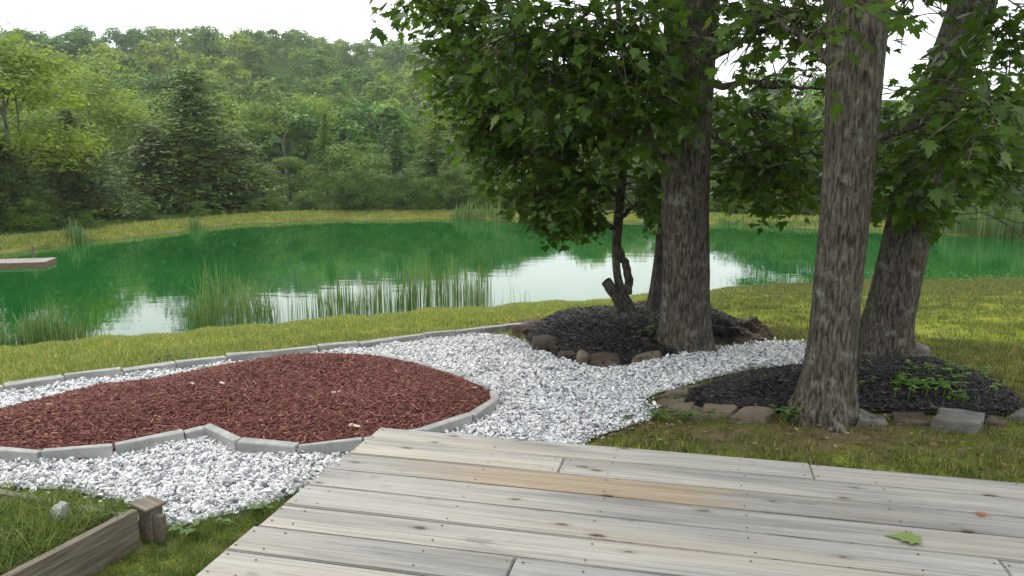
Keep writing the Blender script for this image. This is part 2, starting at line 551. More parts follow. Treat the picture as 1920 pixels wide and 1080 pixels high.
def water_mat():
    m, n, l, b, o = new_mat('pond_water_emerald')
    tc = n.new('ShaderNodeTexCoord')
    lo = n.new('ShaderNodeTexNoise')
    lo.inputs['Scale'].default_value = 0.09
    lo.inputs['Detail'].default_value = 4
    l.new(tc.outputs['Object'], lo.inputs['Vector'])
    rp = ramp(n, [(0.3, (0.005, 0.056, 0.011)), (0.55, (0.008, 0.080, 0.015)), (0.75, (0.014, 0.096, 0.018))])
    l.new(lo.outputs['Fac'], rp.inputs[0])
    l.new(rp.outputs[0], b.inputs['Base Color'])
    mp = n.new('ShaderNodeMapping')
    mp.inputs['Scale'].default_value = (0.7, 1.6, 1)
    l.new(tc.outputs['Object'], mp.inputs[0])
    a = n.new('ShaderNodeTexNoise')
    a.inputs['Scale'].default_value = 1.3
    a.inputs['Detail'].default_value = 4
    l.new(mp.outputs[0], a.inputs['Vector'])
    bp = n.new('ShaderNodeBump')
    bp.inputs['Strength'].default_value = 0.05
    bp.inputs['Distance'].default_value = 0.05
    l.new(a.outputs['Fac'], bp.inputs['Height'])
    l.new(bp.outputs[0], b.inputs['Normal'])
    b.inputs['Roughness'].default_value = 0.01
    b.inputs['IOR'].default_value = 1.38
    return m


def ground_mat():
    m, n, l, b, o = new_mat('lawn_and_forest_floor')
    tc = n.new('ShaderNodeTexCoord')

    def nz(s, d):
        t = n.new('ShaderNodeTexNoise')
        t.inputs['Scale'].default_value = s
        t.inputs['Detail'].default_value = d
        l.new(tc.outputs['Object'], t.inputs['Vector'])
        return t
    a, c = nz(0.9, 6), nz(48, 8)
    r1 = ramp(n, [(0.3, (0.10, 0.135, 0.020)), (0.5, (0.16, 0.20, 0.030)), (0.72, (0.25, 0.255, 0.06))])
    l.new(a.outputs['Fac'], r1.inputs[0])
    r2 = ramp(n, [(0.34, (0.45, 0.46, 0.42)), (0.52, (0.95, 0.95, 0.95)), (0.68, (1.35, 1.25, 1.2))])
    l.new(c.outputs['Fac'], r2.inputs[0])

    def mix(f, x, y, mode='MIX'):
        q = n.new('ShaderNodeMix')
        q.data_type = 'RGBA'
        q.blend_type = mode
        if isinstance(f, float):
            q.inputs[0].default_value = f
        else:
            l.new(f, q.inputs[0])
        l.new(x, q.inputs[6])
        l.new(y, q.inputs[7])
        return q.outputs[2]
    lawn = mix(1.0, r1.outputs[0], r2.outputs[0], 'MULTIPLY')
    e = nz(5, 8)
    r3 = ramp(n, [(0.3, (0.055, 0.038, 0.022)), (0.5, (0.11, 0.08, 0.048)), (0.75, (0.19, 0.145, 0.09))])
    l.new(e.outputs['Fac'], r3.inputs[0])
    at1 = n.new('ShaderNodeAttribute')
    at1.attribute_name = 'litter'
    ma = n.new('ShaderNodeMath')
    ma.operation = 'MULTIPLY_ADD'
    ma.inputs[1].default_value = 1.6
    l.new(e.outputs['Fac'], ma.inputs[0])
    ma.inputs[2].default_value = -0.8
    mb = n.new('ShaderNodeMath')
    mb.operation = 'MULTIPLY_ADD'
    l.new(at1.outputs['Fac'], mb.inputs[0])
    mb.inputs[1].default_value = 1.5
    mc = n.new('ShaderNodeMath')
    mc.operation = 'SUBTRACT'
    mc.inputs[1].default_value = 0.25
    l.new(ma.outputs[0], mc.inputs[0])
    l.new(mc.outputs[0], mb.inputs[2])
    mb.use_clamp = True
    col = mix(mb.outputs[0], lawn, r3.outputs[0])
    at2 = n.new('ShaderNodeAttribute')
    at2.attribute_name = 'forest'
    r4 = ramp(n, [(0.3, (0.018, 0.034, 0.008)), (0.7, (0.042, 0.070, 0.016))])
    l.new(e.outputs['Fac'], r4.inputs[0])
    col = mix(at2.outputs['Fac'], col, r4.outputs[0])
    l.new(col, b.inputs['Base Color'])
    b.inputs['Roughness'].default_value = 1.0
    b.inputs['Specular IOR Level'].default_value = 0.0
    bp = n.new('ShaderNodeBump')
    bp.inputs['Strength'].default_value = 0.6
    bp.inputs['Distance'].default_value = 0.03
    l.new(c.outputs['Fac'], bp.inputs['Height'])
    l.new(bp.outputs[0], b.inputs['Normal'])
    return m


# ------------------------------------------------------------------ object helpers
def tag(o, label=None, cat=None, group=None, kind=None):
    if label:
        o['label'] = label
    if cat:
        o['category'] = cat
    if group:
        o['group'] = group
    if kind:
        o['kind'] = kind
    return o


def empty(name, loc, rz=0.0):
    o = bpy.data.objects.new(name, None)
    o.empty_display_size = 0.2
    o.location = loc
    o.rotation_euler = (0, 0, rz)
    C.objects.link(o)
    return o


def mesh_np(name, v, f, mats, parent=None, midx=None, smooth_=False):
    """v (n,3), f (m,k) all faces with k corners; or a list of such arrays"""
    fs = f if isinstance(f, list) else [f]
    fs = [np.asarray(a, np.int32) for a in fs if len(a)]
    me = bpy.data.meshes.new(name)
    v = np.asarray(v, np.float32)
    me.vertices.add(len(v))
    me.vertices.foreach_set('co', v.ravel())
    tot = np.concatenate([np.full(len(a), a.shape[1], np.int32) for a in fs])
    loops = np.concatenate([a.ravel() for a in fs])
    start = np.concatenate([[0], np.cumsum(tot)[:-1]]).astype(np.int32)
    me.loops.add(len(loops))
    me.loops.foreach_set('vertex_index', loops)
    me.polygons.add(len(tot))
    me.polygons.foreach_set('loop_start', start)
    if midx is not None:
        me.polygons.foreach_set('material_index', np.asarray(midx, np.int32))
    me.polygons.foreach_set('use_smooth', np.full(len(tot), bool(smooth_)))
    for m in (mats if isinstance(mats, (list, tuple)) else [mats]):
        me.materials.append(m)
    me.update(calc_edges=True)
    o = bpy.data.objects.new(name, me)
    C.objects.link(o)
    if parent:
        o.parent = parent
    return o


def bm_obj(name, bm, mat, parent=None, smooth_=False):
    me = bpy.data.meshes.new(name)
    bm.normal_update()
    bm.to_mesh(me)
    bm.free()
    me.materials.append(mat)
    if smooth_:
        for p in me.polygons:
            p.use_smooth = True
    o = bpy.data.objects.new(name, me)
    C.objects.link(o)
    if parent:
        o.parent = parent
    return o


def box_bm(sx, sy, sz, bevel=0.004, segs=1, jit=0.0):
    bm = bmesh.new()
    bmesh.ops.create_cube(bm, size=1)
    for v in bm.verts:
        v.co = Vector((v.co.x * sx, v.co.y * sy, v.co.z * sz))
        if jit:
            v.co += Vector((random.uniform(-jit, jit), random.uniform(-jit, jit), random.uniform(-jit, jit)))
    if bevel:
        bmesh.ops.bevel(bm, geom=list(bm.edges), offset=bevel, segments=segs, affect='EDGES', profile=0.6)
    return bm


def catmull(P, n):
    P = [np.asarray(p, float) for p in P]
    P = [2 * P[0] - P[1]] + P + [2 * P[-1] - P[-2]]
    out = []
    k = len(P) - 3
    for i in range(k):
        for j in range(n):
            t = j / n
            a, b, c, d = P[i:i + 4]
            out.append(0.5 * ((2 * b) + (-a + c) * t + (2 * a - 5 * b + 4 * c - d) * t * t + (-a + 3 * b - 3 * c + d) * t ** 3))
    out.append(P[-2])
    return np.array(out)


def tube_arrays(path, rad, seg):
    """plain tube along path (n,3) with radii; quads"""
    path = np.asarray(path, float)
    n = len(path)
    tan = np.gradient(path, axis=0)
    tan /= np.linalg.norm(tan, axis=1)[:, None] + 1e-9
    ref = np.array([1.0, 0, 0]) if abs(tan[0][0]) < 0.8 else np.array([0, 0, 1.0])
    u = np.cross(tan, ref)
    u /= np.linalg.norm(u, axis=1)[:, None] + 1e-9
    w = np.cross(tan, u)
    th = np.linspace(0, 2 * np.pi, seg, endpoint=False)
    rad = np.asarray(rad, float)
    if rad.ndim == 1:
        rad = np.repeat(rad[:, None], seg, 1)
    v = path[:, None, :] + rad[:, :, None] * (np.cos(th)[None, :, None] * u[:, None, :] + np.sin(th)[None, :, None] * w[:, None, :])
    i = np.arange(n - 1)[:, None] * seg
    j = np.arange(seg)[None, :]
    j2 = (j + 1) % seg
    q = np.stack([i + j, i + j2, i + seg + j2, i + seg + j], -1).reshape(-1, 4)
    return v.reshape(-1, 3), q


class Acc:
    """collects quads/tris into one mesh"""
    def __init__(self):
        self.v, self.f, self.n = [], {}, 0

    def add(self, v, f):
        f = np.asarray(f)
        self.f.setdefault(f.shape[1], []).append(f + self.n)
        self.v.append(np.asarray(v))
        self.n += len(v)

    def build(self, name, mat, parent=None, smooth_=False):
        return mesh_np(name, np.concatenate(self.v), [np.concatenate(a) for a in self.f.values()], mat, parent, None, smooth_)


def scatter(bv, bf, pos, rot, scl):
    """copies of a base mesh merged: pos (n,3), rot (n,3,3), scl (n,3)"""
    n, k = len(pos), len(bv)
    v = np.einsum('nij,nkj->nki', rot, bv[None] * scl[:, None, :]) + pos[:, None, :]
    f = (bf[None] + (np.arange(n) * k)[:, None, None]).reshape(-1, bf.shape[1])
    return v.reshape(-1, 3), f


def rot_z(a):
    c, s = np.cos(a), np.sin(a)
    z, o = np.zeros_like(a), np.ones_like(a)
    return np.stack([np.stack([c, -s, z], -1), np.stack([s, c, z], -1), np.stack([z, z, o], -1)], -2)


def rot_x(a):
    c, s = np.cos(a), np.sin(a)
    z, o = np.zeros_like(a), np.ones_like(a)
    return np.stack([np.stack([o, z, z], -1), np.stack([z, c, -s], -1), np.stack([z, s, c], -1)], -2)


def rot_y(a):
    c, s = np.cos(a), np.sin(a)
    z, o = np.zeros_like(a), np.ones_like(a)
    return np.stack([np.stack([c, z, s], -1), np.stack([z, o, z], -1), np.stack([-s, z, c], -1)], -2)


def rand_rot(n):
    return rot_z(RNG.uniform(0, 6.283, n)) @ rot_x(np.arccos(RNG.uniform(-1, 1, n))) @ rot_z(RNG.uniform(0, 6.283, n))


# ------------------------------------------------------------------ layout polygons (photo outline dropped onto the real terrain)
bed_front = [(-120, 822), (-40, 838), (22, 847), (145, 843), (270, 822), (386, 797)]
bed_front2 = [(386, 797), (432, 822), (520, 835), (640, 832), (725, 817), (775, 806), (850, 791), (905, 766), (937, 740)]
bed_back = [(925, 728), (850, 697), (780, 677), (690, 662), (600, 660), (520, 665), (400, 684), (290, 706), (190, 716), (100, 736), (0, 762), (-120, 792)]
RED = np.concatenate([poly(bed_front + bed_front2[1:], 0.085), poly(bed_back, 0.06)])
border_px = [(-120, 742), (0, 722), (84, 708), (205, 693), (350, 676), (520, 656), (640, 645), (740, 633), (860, 619), (930, 611), (978, 606)]
GRAVEL = np.concatenate([poly([(-200, 760), (-120, 744), (0, 724), (205, 695), (520, 658), (740, 635), (860, 621)], 0.07), poly([(905, 626), (965, 640), (1000, 656), (1045, 678),
               (1100, 694), (1150, 692), (1240, 676), (1310, 666), (1400, 650), (1440, 643), (1510, 646), (1530, 668), (1495, 690), (1420, 693), (1330, 713),
               (1270, 730), (1225, 744), (1200, 756), (1228, 770), (1225, 788), (1170, 806), (1110, 826), (1080, 850),
               (900, 850), (740, 850), (640, 880), (560, 925), (500, 952), (400, 976), (345, 990), (302, 992), (290, 958), (240, 944), (100, 922), (0, 918), (-200, 925)])])
BLACK1 = smooth_poly(poly([(972, 622), (1000, 612), (1080, 610), (1150, 600), (1230, 590), (1330, 600), (1390, 606), (1425, 622), (1390, 640), (1335, 655),
                           (1250, 672), (1200, 687), (1140, 693), (1100, 692), (1055, 681), (1003, 658), (985, 640)]), 2)
BLACK2 = smooth_poly(poly([(1285, 748), (1330, 727), (1400, 707), (1500, 692), (1700, 680), (1790, 690), (1860, 718), (1925, 765), (1915, 785), (1840, 782),
                           (1740, 780), (1600, 776), (1440, 778), (1330, 771), (1290, 762)]), 2)
_pA, _pB = on_z(262, 949, 0.0).to_2d(), on_z(0, 1085, 0.0).to_2d()
_pd = (_pB - _pA).normalized()
_pn = Vector((_pd.y, -_pd.x)) if _pd.y < 0 and -_pd.x > 0 else Vector((-_pd.y, _pd.x))
if _pn.x < 0:
    _pn = -_pn
_in = [_pA - _pn * 0.03, _pA + _pd * 2.6 - _pn * 0.03]
_far = [on_z(a, b, -0.03).to_2d() for a, b in [(-420, 905), (0, 940), (120, 946), (238, 957)]]
PLANTER = np.array([(q.x, q.y) for q in _far + _in + [_pA + _pd * 2.6 - Vector((2.0, 0))]])
EARTH = smooth_poly(poly([(935, 624), (960, 606), (1040, 597), (1140, 590), (1178, 597), (1080, 616), (1005, 622), (975, 632)]), 1)


DC0 = on_z(715, 800, 0.0)
DP = (on_z(1510, 868, 0.0) - DC0).normalized()
DN = Vector((DP.y, -DP.x, 0))


def rel_deck(p):
    rel = p[:, :2] - np.array([DC0.x, DC0.y])
    return rel @ np.array([DP.x, DP.y]), rel @ np.array([DN.x, DN.y])


def mound(p, pg, h, w):
    d = edge_dist(p, pg) * inside(p, pg)
    return h * smooth(d / w)


def ztop(x, y):
    p = np.array([[x, y]])
    return tz(x, y) + float(mound(p, BLACK1, 0.20, 0.6)[0] + mound(p, BLACK2, 0.12, 0.6)[0])


def top_at(px, py):
    return at(px, py, ztop)


# ------------------------------------------------------------------ ground
def build_haze():
    m = bpy.data.materials.new('thin_summer_haze')
    m.use_nodes = True
    n = m.node_tree.nodes
    n.clear()
    o = n.new('ShaderNodeOutputMaterial')
    v = n.new('ShaderNodeVolumePrincipled')
    v.inputs['Color'].default_value = (0.93, 0.97, 0.95, 1)
    v.inputs['Density'].default_value = 0.0003
    v.inputs['Anisotropy'].default_value = 0.2
    m.node_tree.links.new(v.outputs[0], o.inputs['Volume'])
    bm = bmesh.new()
    bmesh.ops.create_cube(bm, size=1)
    for q in bm.verts:
        q.co = Vector((q.co.x * 1320, q.co.y * 1320, -5.4 if q.co.z < 0 else 110))
    tag(bm_obj('haze', bm, m), 'thin bright haze in the air over pond and hill', None, None, 'stuff')


build_haze()


def build_ground():
    rr = np.concatenate([[0.05], np.arange(0.5, 13, 0.22), np.arange(13, 64, 0.5), np.arange(64, 250, 4), [260, 280, 300, 320, 340, 360, 375, 385, 400, 450, 520, 640]])
    th = np.concatenate([np.radians(np.arange(-180, -46, 3.0)), np.radians(np.arange(-46, 46, 0.5)), np.radians(np.arange(46, 180, 3.0))])
    Rg, Tg = np.meshgrid(rr, th, indexing='ij')
    X, Y = Rg * np.sin(Tg), Rg * np.cos(Tg)
    Z = terrain(X, Y)
    Z += np.where(Rg > 6, 0.012 * np.sin(X * 2.3) * np.sin(Y * 1.9 + 1), 0)
    n, k = Rg.shape
    i = np.arange(n - 1)[:, None] * k
    j = np.arange(k)[None, :]
    j2 = (j + 1) % k
    q = np.stack([i + j, i + k + j, i + k + j2, i + j2], -1).reshape(-1, 4)
    v = np.stack([X, Y, Z], -1).reshape(-1, 3)
    o = mesh_np('ground', v, q, ground_mat(), None, None, True)
    p = v[:, :2]
    lit = np.zeros(len(v))
    r = np.hypot(*p.T)
    near = r < 16
    for pg, w, a in ((BLACK1, 1.0, 0.55), (BLACK2, 0.9, 0.55), (EARTH, 0.35, 1.0)):
        d = np.where(inside(p[near], pg), 0, edge_dist(p[near], pg))
        lit[near] = np.maximum(lit[near], a * (1 - smooth(d / w)))
    fg = np.array([[0.9, 5.0], [5.5, 4.9]])
    c = at(1540, 815)
    d = np.hypot((p[:, 0] - c.x) / 1.9, (p[:, 1] - c.y) / 0.55)
    lit = np.maximum(lit, 0.8 * (1 - smooth(d / 1.3)))
    c = at(1180, 800)
    d = np.hypot((p[:, 0] - c.x), (p[:, 1] - c.y) / 0.6)
    lit = np.maximum(lit, 0.55 * (1 - smooth(d / 0.7)))
    c = at(420, 1010)
    d = np.hypot((p[:, 0] - c.x), (p[:, 1] - c.y))
    lit = np.maximum(lit, 0.5 * (1 - smooth(d / 0.9)))
    d = np.hypot((p[:, 0] - 3.0) / 3.4, (p[:, 1] - 5.6) / 1.9)
    lit = np.maximum(lit, 0.46 * (1 - smooth((d - 0.6) / 0.6)))
    # muddy lip of the pond
    lip = np.exp(-((v[:, 2] - ZW - 0.02) / 0.07) ** 2) * (r > 28) * (r < 62)
    lit = np.maximum(lit, 0.8 * lip)
    a = o.data.attributes.new('litter', 'FLOAT', 'POINT')
    a.data.foreach_set('value', lit.astype(np.float32))
    R2 = np.interp(np.arctan2(p[:, 0], p[:, 1]), FT, FR)
    fo = smooth((r - R2 - 2.2) / 1.5)
    a = o.data.attributes.new('forest', 'FLOAT', 'POINT')
    a.data.foreach_set('value', fo.astype(np.float32))
    tag(o, 'lawn, pond banks and wooded slopes', None, None, 'structure')


build_ground()


def build_water():
    th = np.radians(np.arange(-62, 56.1, 0.6))
    R1, R2 = np.interp(th, NT, NR) - 1.0, np.interp(th, FT, FR) + 0.8
    v, q = [], []
    K = 12
    for i, t in enumerate(th):
        for k in range(K + 1):
            r = R1[i] + (R2[i] - R1[i]) * k / K
            v.append((r * math.sin(t), r * math.cos(t), ZW))
    for i in range(len(th) - 1):
        for k in range(K):
            a = i * (K + 1) + k
            q.append((a, a + 1, a + K + 2, a + K + 1))
    o = mesh_np('pond_water', v, np.array(q)[:, ::-1], water_mat())
    for p in o.data.polygons:
        pass
    tag(o, 'emerald green pond water reflecting hill and sky', None, None, 'structure')


build_water()


def sheet(name, pg, zoff, mat, step, mnd=None, rough=0.0):
    lo, hi = pg.min(0), pg.max(0)
    gx, gy = np.meshgrid(np.arange(lo[0], hi[0], step), np.arange(lo[1], hi[1], step))
    p = np.stack([gx.ravel(), gy.ravel()], -1)
    p = p + RNG.uniform(-0.3, 0.3, p.shape) * step
    p = p[inside(p, pg)]
    p = p[edge_dist(p, pg) > step * 0.4]
    bnd = []
    for i in range(len(pg)):
        a, b = pg[i], pg[(i + 1) % len(pg)]
        m = max(1, int(np.hypot(*(b - a)) / (step * 1.5)))
        for k in range(m):
            bnd.append(a + (b - a) * k / m)
    allp = [Vector(q) for q in bnd] + [Vector(q) for q in p]
    edges = [(i, (i + 1) % len(bnd)) for i in range(len(bnd))]
    r = delaunay_2d_cdt(allp, edges, [], 1, 1e-6)
    vv = np.array([(q.x, q.y) for q in r[0]])
    z = terrain(vv[:, 0], vv[:, 1]) + zoff
    if mnd:
        z += mound(vv, pg, *mnd)
    if rough:
        z += RNG.uniform(0, rough, len(z)) * (edge_dist(vv, pg) > step * 0.5)
    f = np.array([list(t) for t in r[2] if len(t) == 3])
    o = mesh_np(name, np.column_stack([vv, z]), f, mat, None, None, True)
    # faces up
    nrm = np.zeros(len(f) * 3)
    o.data.polygons.foreach_get('normal', nrm)
    if nrm.reshape(-1, 3)[:, 2].mean() < 0:
        o.data.flip_normals()
    return o


tag(sheet('gravel_path', GRAVEL, 0.016, M['gravel_sheet'], 0.22), 'white gravel path winding between the beds', None, None, 'structure')
tag(sheet('red_mulch_bed', RED, 0.03, M['red_sheet'], 0.12, (0.07, 0.6), 0.012), 'red mulch bed', None, None, 'structure')
tag(sheet('black_mulch_mound', BLACK1, 0.025, M['black_sheet'], 0.09, (0.20, 0.6), 0.03), 'black mulch mound round the oak', None, None, 'structure')
tag(sheet('black_mulch_bed', BLACK2, 0.025, M['black_sheet'], 0.09, (0.12, 0.6), 0.02), 'black mulch bed round two trunks', None, None, 'structure')
tag(sheet('bare_earth_patch', EARTH, 0.012, M['soil'], 0.12, None, 0.01), 'brown bare earth beside the black mulch', None, None, 'structure')
tag(sheet('planter_soil', PLANTER, 0.13, M['soil'], 0.12, None, 0.02), 'soil inside the timber planter', None, None, 'structure')


# ------------------------------------------------------------------ gravel stones and mulch chips (nobody could count them)
def ico(sub=1):
    bm = bmesh.new()
    bmesh.ops.create_icosphere(bm, subdivisions=sub, radius=1)
    v = np.array([q.co[:] for q in bm.verts])
    f = np.array([[q.index for q in t.verts] for t in bm.faces])
    bm.free()
    return v, f


def gravel_stones():
    pg = GRAVEL
    p = sample_poly(pg, int(area(pg) * 7200))
    p = p + RNG.normal(0, 0.03, p.shape)
    p = p[~inside(p, RED) & ~inside(p, BLACK1) & ~inside(p, BLACK2) & ~inside(p, PLANTER)]
    a, b = rel_deck(p)
    p = p[~((b > 0.35) & (a > 0.35))]          # nothing shows far under the boards
    r = np.hypot(*p.T)
    p = p[RNG.uniform(0, 1, len(p)) < np.clip(1.5 - 0.13 * r, 0.4, 1)]
    r = np.hypot(*p.T)
    print('GRAVEL', len(p))
    octa = (np.array([[1, 0, 0], [-1, 0, 0], [0, 1, 0], [0, -1, 0], [0, 0, 1], [0, 0, -1]], float),
            np.array([[0, 2, 4], [2, 1, 4], [1, 3, 4], [3, 0, 4], [2, 0, 5], [1, 2, 5], [3, 1, 5], [0, 3, 5]]))
    vs, fs, off = [], [], 0
    for sel, (v, f), g in ((r < 3.7, ico(1), 1.0), (r >= 3.7, octa, 1.3)):
        q = p[sel]
        n, k = len(q), len(v)
        jit = RNG.uniform(0.7, 1.25, (n, k, 1))
        big = 1 + 1.1 * (RNG.uniform(0, 1, n) ** 6)
        s = (g * big * RNG.uniform(0.0043, 0.0088, n))[:, None] * np.stack([RNG.uniform(0.9, 1.6, n), RNG.uniform(0.7, 1.0, n), RNG.uniform(0.45, 0.8, n)], -1)
        rot = rot_z(RNG.uniform(0, 6.28, n)) @ rot_x(RNG.normal(0, 0.5, n)) @ rot_y(RNG.normal(0, 0.5, n))
        hum = 0.012 * np.sin(q[:, 0] * 9) * np.sin(q[:, 1] * 8)
        pos = np.column_stack([q, terrain(q[:, 0], q[:, 1]) + 0.024 + hum + s[:, 2] * RNG.uniform(0.0, 1.8, n)])
        vv = np.einsum('nij,nkj->nki', rot, v[None] * jit * s[:, None, :]) + pos[:, None, :]
        vs.append(vv.reshape(-1, 3))
        fs.append((f[None] + (np.arange(n) * k)[:, None, None]).reshape(-1, 3) + off)
        off += n * k
    o = mesh_np('gravel', np.concatenate(vs), np.concatenate(fs), M['gravel'])
    tag(o, 'white and grey marble gravel chips covering the path', None, None, 'stuff')


gravel_stones()

CHIP_V = np.array([[-1, -1, 0], [-0.85, 0.2, 0.7], [-1, 1, 0], [1, -0.7, 0], [0.9, 0.1, 0.8], [1.1, 0.8, 0.1], [0, 0, 0.2]], float)[:6]
CHIP_F = np.array([[0, 3, 4], [0, 4, 1], [1, 4, 5], [1, 5, 2], [0, 1, 2], [3, 5, 4]])


def chips(name, pg, n, mat, mnd, L, label, edge=0.0, zoff=0.035):
    p = sample_poly(pg, n)
    p = p[edge_dist(p, pg) > edge]
    n = len(p)
    l = RNG.uniform(L[0], L[1], n)
    s = np.stack([l, l * RNG.uniform(0.12, 0.3, n), l * RNG.uniform(0.12, 0.28, n)], -1)
    rot = rot_z(RNG.uniform(0, 6.28, n)) @ rot_y(RNG.normal(0, 0.28, n)) @ rot_x(RNG.normal(0, 0.5, n))
    z = terrain(p[:, 0], p[:, 1]) + zoff + RNG.uniform(0, 0.018, n)
    if mnd:
        z += mound(p, pg, *mnd)
    v, f = scatter(CHIP_V, CHIP_F, np.column_stack([p, z]), rot, s)
    return tag(mesh_np(name, v, f, mat), label, None, None, 'stuff')


chips('red_mulch', RED, 72000, M['red_chip'], (0.07, 0.6), (0.007, 0.026), 'shredded red bark mulch filling the kidney shaped bed', 0.03)
chips('black_mulch', BLACK1, 20000, M['black_chip'], (0.20, 0.6), (0.012, 0.04), 'shredded black mulch on the mound round the tallest trunk', 0.02, 0.04)
chips('black_mulch', BLACK2, 18000, M['black_chip'], (0.12, 0.6), (0.012, 0.036), 'shredded black mulch in the bed round two trunks', 0.02)


# ------------------------------------------------------------------ edging blocks
def resample(pts, step):
    P = [Vector(p) for p in pts]
    out = [P[0].copy()]
    acc = 0.0
    for a, b in zip(P, P[1:]):
        seg = (b - a).length
        d = step - acc
        while d <= seg:
            out.append(a.lerp(b, d / seg))
            d += step
        acc = (acc + seg) % step
    if (out[-1] - P[-1]).length > 0.3 * step:
        out.append(P[-1].copy())
    return out


def edging(root_name, label, pxs, blen, bw, bh, rise, it=1, keep=None):
    pl = [at(a, b, lifted(rise)) for a, b in pxs]
    P = [p.to_2d() for p in pl]
    for _ in range(it):
        Q = [P[0]]
        for a, b in zip(P, P[1:]):
            Q += [a.lerp(b, 0.25), a.lerp(b, 0.75)]
        Q.append(P[-1])
        P = Q
    pts = resample(P, blen)
    c0 = pts[len(pts) // 2]
    root = empty(root_name, (c0.x, c0.y, tz(c0.x, c0.y)))
    tag(root, label, 'edging')
    for a, b in zip(pts, pts[1:]):
        m = (a + b) / 2
        d = (b - a).normalized()
        L = (b - a).length
        o = bm_obj('edging_block', box_bm(L - random.uniform(0.006, 0.016), bw, bh, 0.005, 1, 0.005), M['block'], root)
        slope = (tz(b.x, b.y) - tz(a.x, a.y)) / L
        z = tz(m.x, m.y) + rise - bh / 2 + random.uniform(-0.006, 0.006)
        o.location = Vector((m.x, m.y, z)) - root.location
        o.rotation_euler = (random.gauss(0, 0.03), -math.atan(slope) + random.gauss(0, 0.012), math.atan2(d.y, d.x) + random.gauss(0, 0.02))
    return root


edging('bed_edging', 'pale concrete block edging along the left front lobe of red bed', bed_front, 0.37, 0.055, 0.15, 0.085)
edging('bed_edging', 'pale concrete block edging curving round right lobe of red bed', bed_front2 + [(925, 729)], 0.37, 0.055, 0.15, 0.085)
edging('bed_edging', 'half buried block edging at the back of red bed', [(922, 726), (850, 697), (780, 677), (690, 662)], 0.37, 0.06, 0.13, 0.05)
edging('path_border', 'grey block border between gravel path and pond lawn', border_px, 0.40, 0.075, 0.16, 0.085)


# ------------------------------------------------------------------ deck
def build_deck():
    c0 = on_z(715, 800, 0.0)
    e_left = (on_z(357, 1080, 0.0) - c0)
    pdir = (on_z(1510, 868, 0.0) - c0).normalized()
    ndir = Vector((pdir.y, -pdir.x, 0))                  # toward the camera
    pitch_ = 1.0
    w = e_left.dot(ndir) / 8.0                           # plank pitch
    skew = e_left.dot(pdir) / 8.0                        # how the left end steps per plank
    root = empty('wooden_deck', (c0.x, c0.y, ZG), math.atan2(pdir.y, pdir.x))
    tag(root, 'weathered grey plank deck with golden stretch in the third board', 'deck')
    print('DECK pitch', w, 'skew', skew, 'orth', skew / w)
    LEN = 7.5
    std = plank_mat('weathered_deck_board', None)
    Ti = root.matrix_basis.inverted()

    def along(px, py):
        return (on_z(px, py, 0.0) - c0).dot(pdir)
    joints = {0: [along(1520, 878)], 1: [along(1050, 877)], 4: [along(1888, 1070)], 6: [along(957, 1066)], 9: [2.9], 11: [1.4], 13: [3.6], 15: [2.2]}
    th = 0.038
    nails = Acc()
    nv = np.array([(math.cos(a) * 0.005, math.sin(a) * 0.005, 0) for a in np.linspace(0, 6.283, 7)[:-1]] + [(0, 0, 0.0015)])
    nf = np.array([[k, (k + 1) % 6, 6] for k in range(6)])
    joist = [0.10 + 0.61 * k for k in range(13)]
    for k in range(22):
        x0 = skew * (k + 0.5) + random.uniform(-0.006, 0.006)
        cuts = [x0] + joints.get(k, []) + [LEN]
        yc = -(k + 0.5) * w
        for a, b in zip(cuts, cuts[1:]):
            L = b - a - 0.004
            gap = 0.006 + random.uniform(0, 0.004)
            bm = bmesh.new()
            bmesh.ops.create_cube(bm, size=1)
            for v in bm.verts:
                v.co = Vector((v.co.x * L, v.co.y * (w - gap), v.co.z * th))
            bmesh.ops.bevel(bm, geom=[e for e in bm.edges if all(v.co.z > 0 for v in e.verts)], offset=0.005, segments=2, affect='EDGES')
            bmesh.ops.subdivide_edges(bm, edges=[e for e in bm.edges if e.calc_length() > 1], cuts=6)
            for v in bm.verts:                        # boards have moved with the weather
                v.co.y += 0.0025 * math.sin(v.co.x * 1.3 + k * 2.1)
                v.co.z += 0.0015 * math.sin(v.co.x * 2.1 + k)
            mat = std
            if k == 2:
                m0 = (a + b) / 2
                mat = plank_mat('deck_board_golden', (along(760, 870) - m0 + 0.5, along(1450, 955) - m0 + 0.55))
            o = bm_obj('plank', bm, mat, root)
            if k == 2:
                o['label'] = 'deck board with a golden unweathered stretch'
            off = -0.012 if (k == 0 and a > 1) else random.uniform(-0.003, 0.003)
            o.location = ((a + b) / 2, yc + off, -th / 2 - ZG + random.uniform(-0.0015, 0.0015))
            o.rotation_euler = (random.gauss(0, 0.004), 0, random.gauss(0, 0.0006))
            for j in sorted(joist + [a + 0.03, b - 0.03]):
                if a + 0.02 < j < b - 0.02 and (min(abs(j - a), abs(j - b)) < 0.05 or min(j - a, b - j) > 0.12):
                    for s in (-0.3, 0.3):
                        p = np.array([j + random.uniform(-0.012, 0.012), yc + s * w + random.uniform(-0.012, 0.012), -ZG + 0.0022])
                        nails.add(nv + p, nf)
    o = nails.build('nail_heads', M['nail'], root)
    o['kind'] = 'stuff'
    # frame below the boards
    wood = M['timber']
    dep = 22 * w
    o = bm_obj('rim_joist', box_bm(LEN - 0.1, 0.04, 0.135, 0.003), wood, root)
    o.location = (LEN / 2, -0.05, -ZG - th - 0.07)
    for j in range(0, 12, 2):
        o = bm_obj('joist', box_bm(0.04, dep - 0.2, 0.13, 0.003), wood, root)
        o.location = (joist[j] + 0.35, -dep / 2, -ZG - th - 0.072)
    return root, c0, pdir, ndir, w


deck_root, DC0, DP, DN, DW = build_deck()


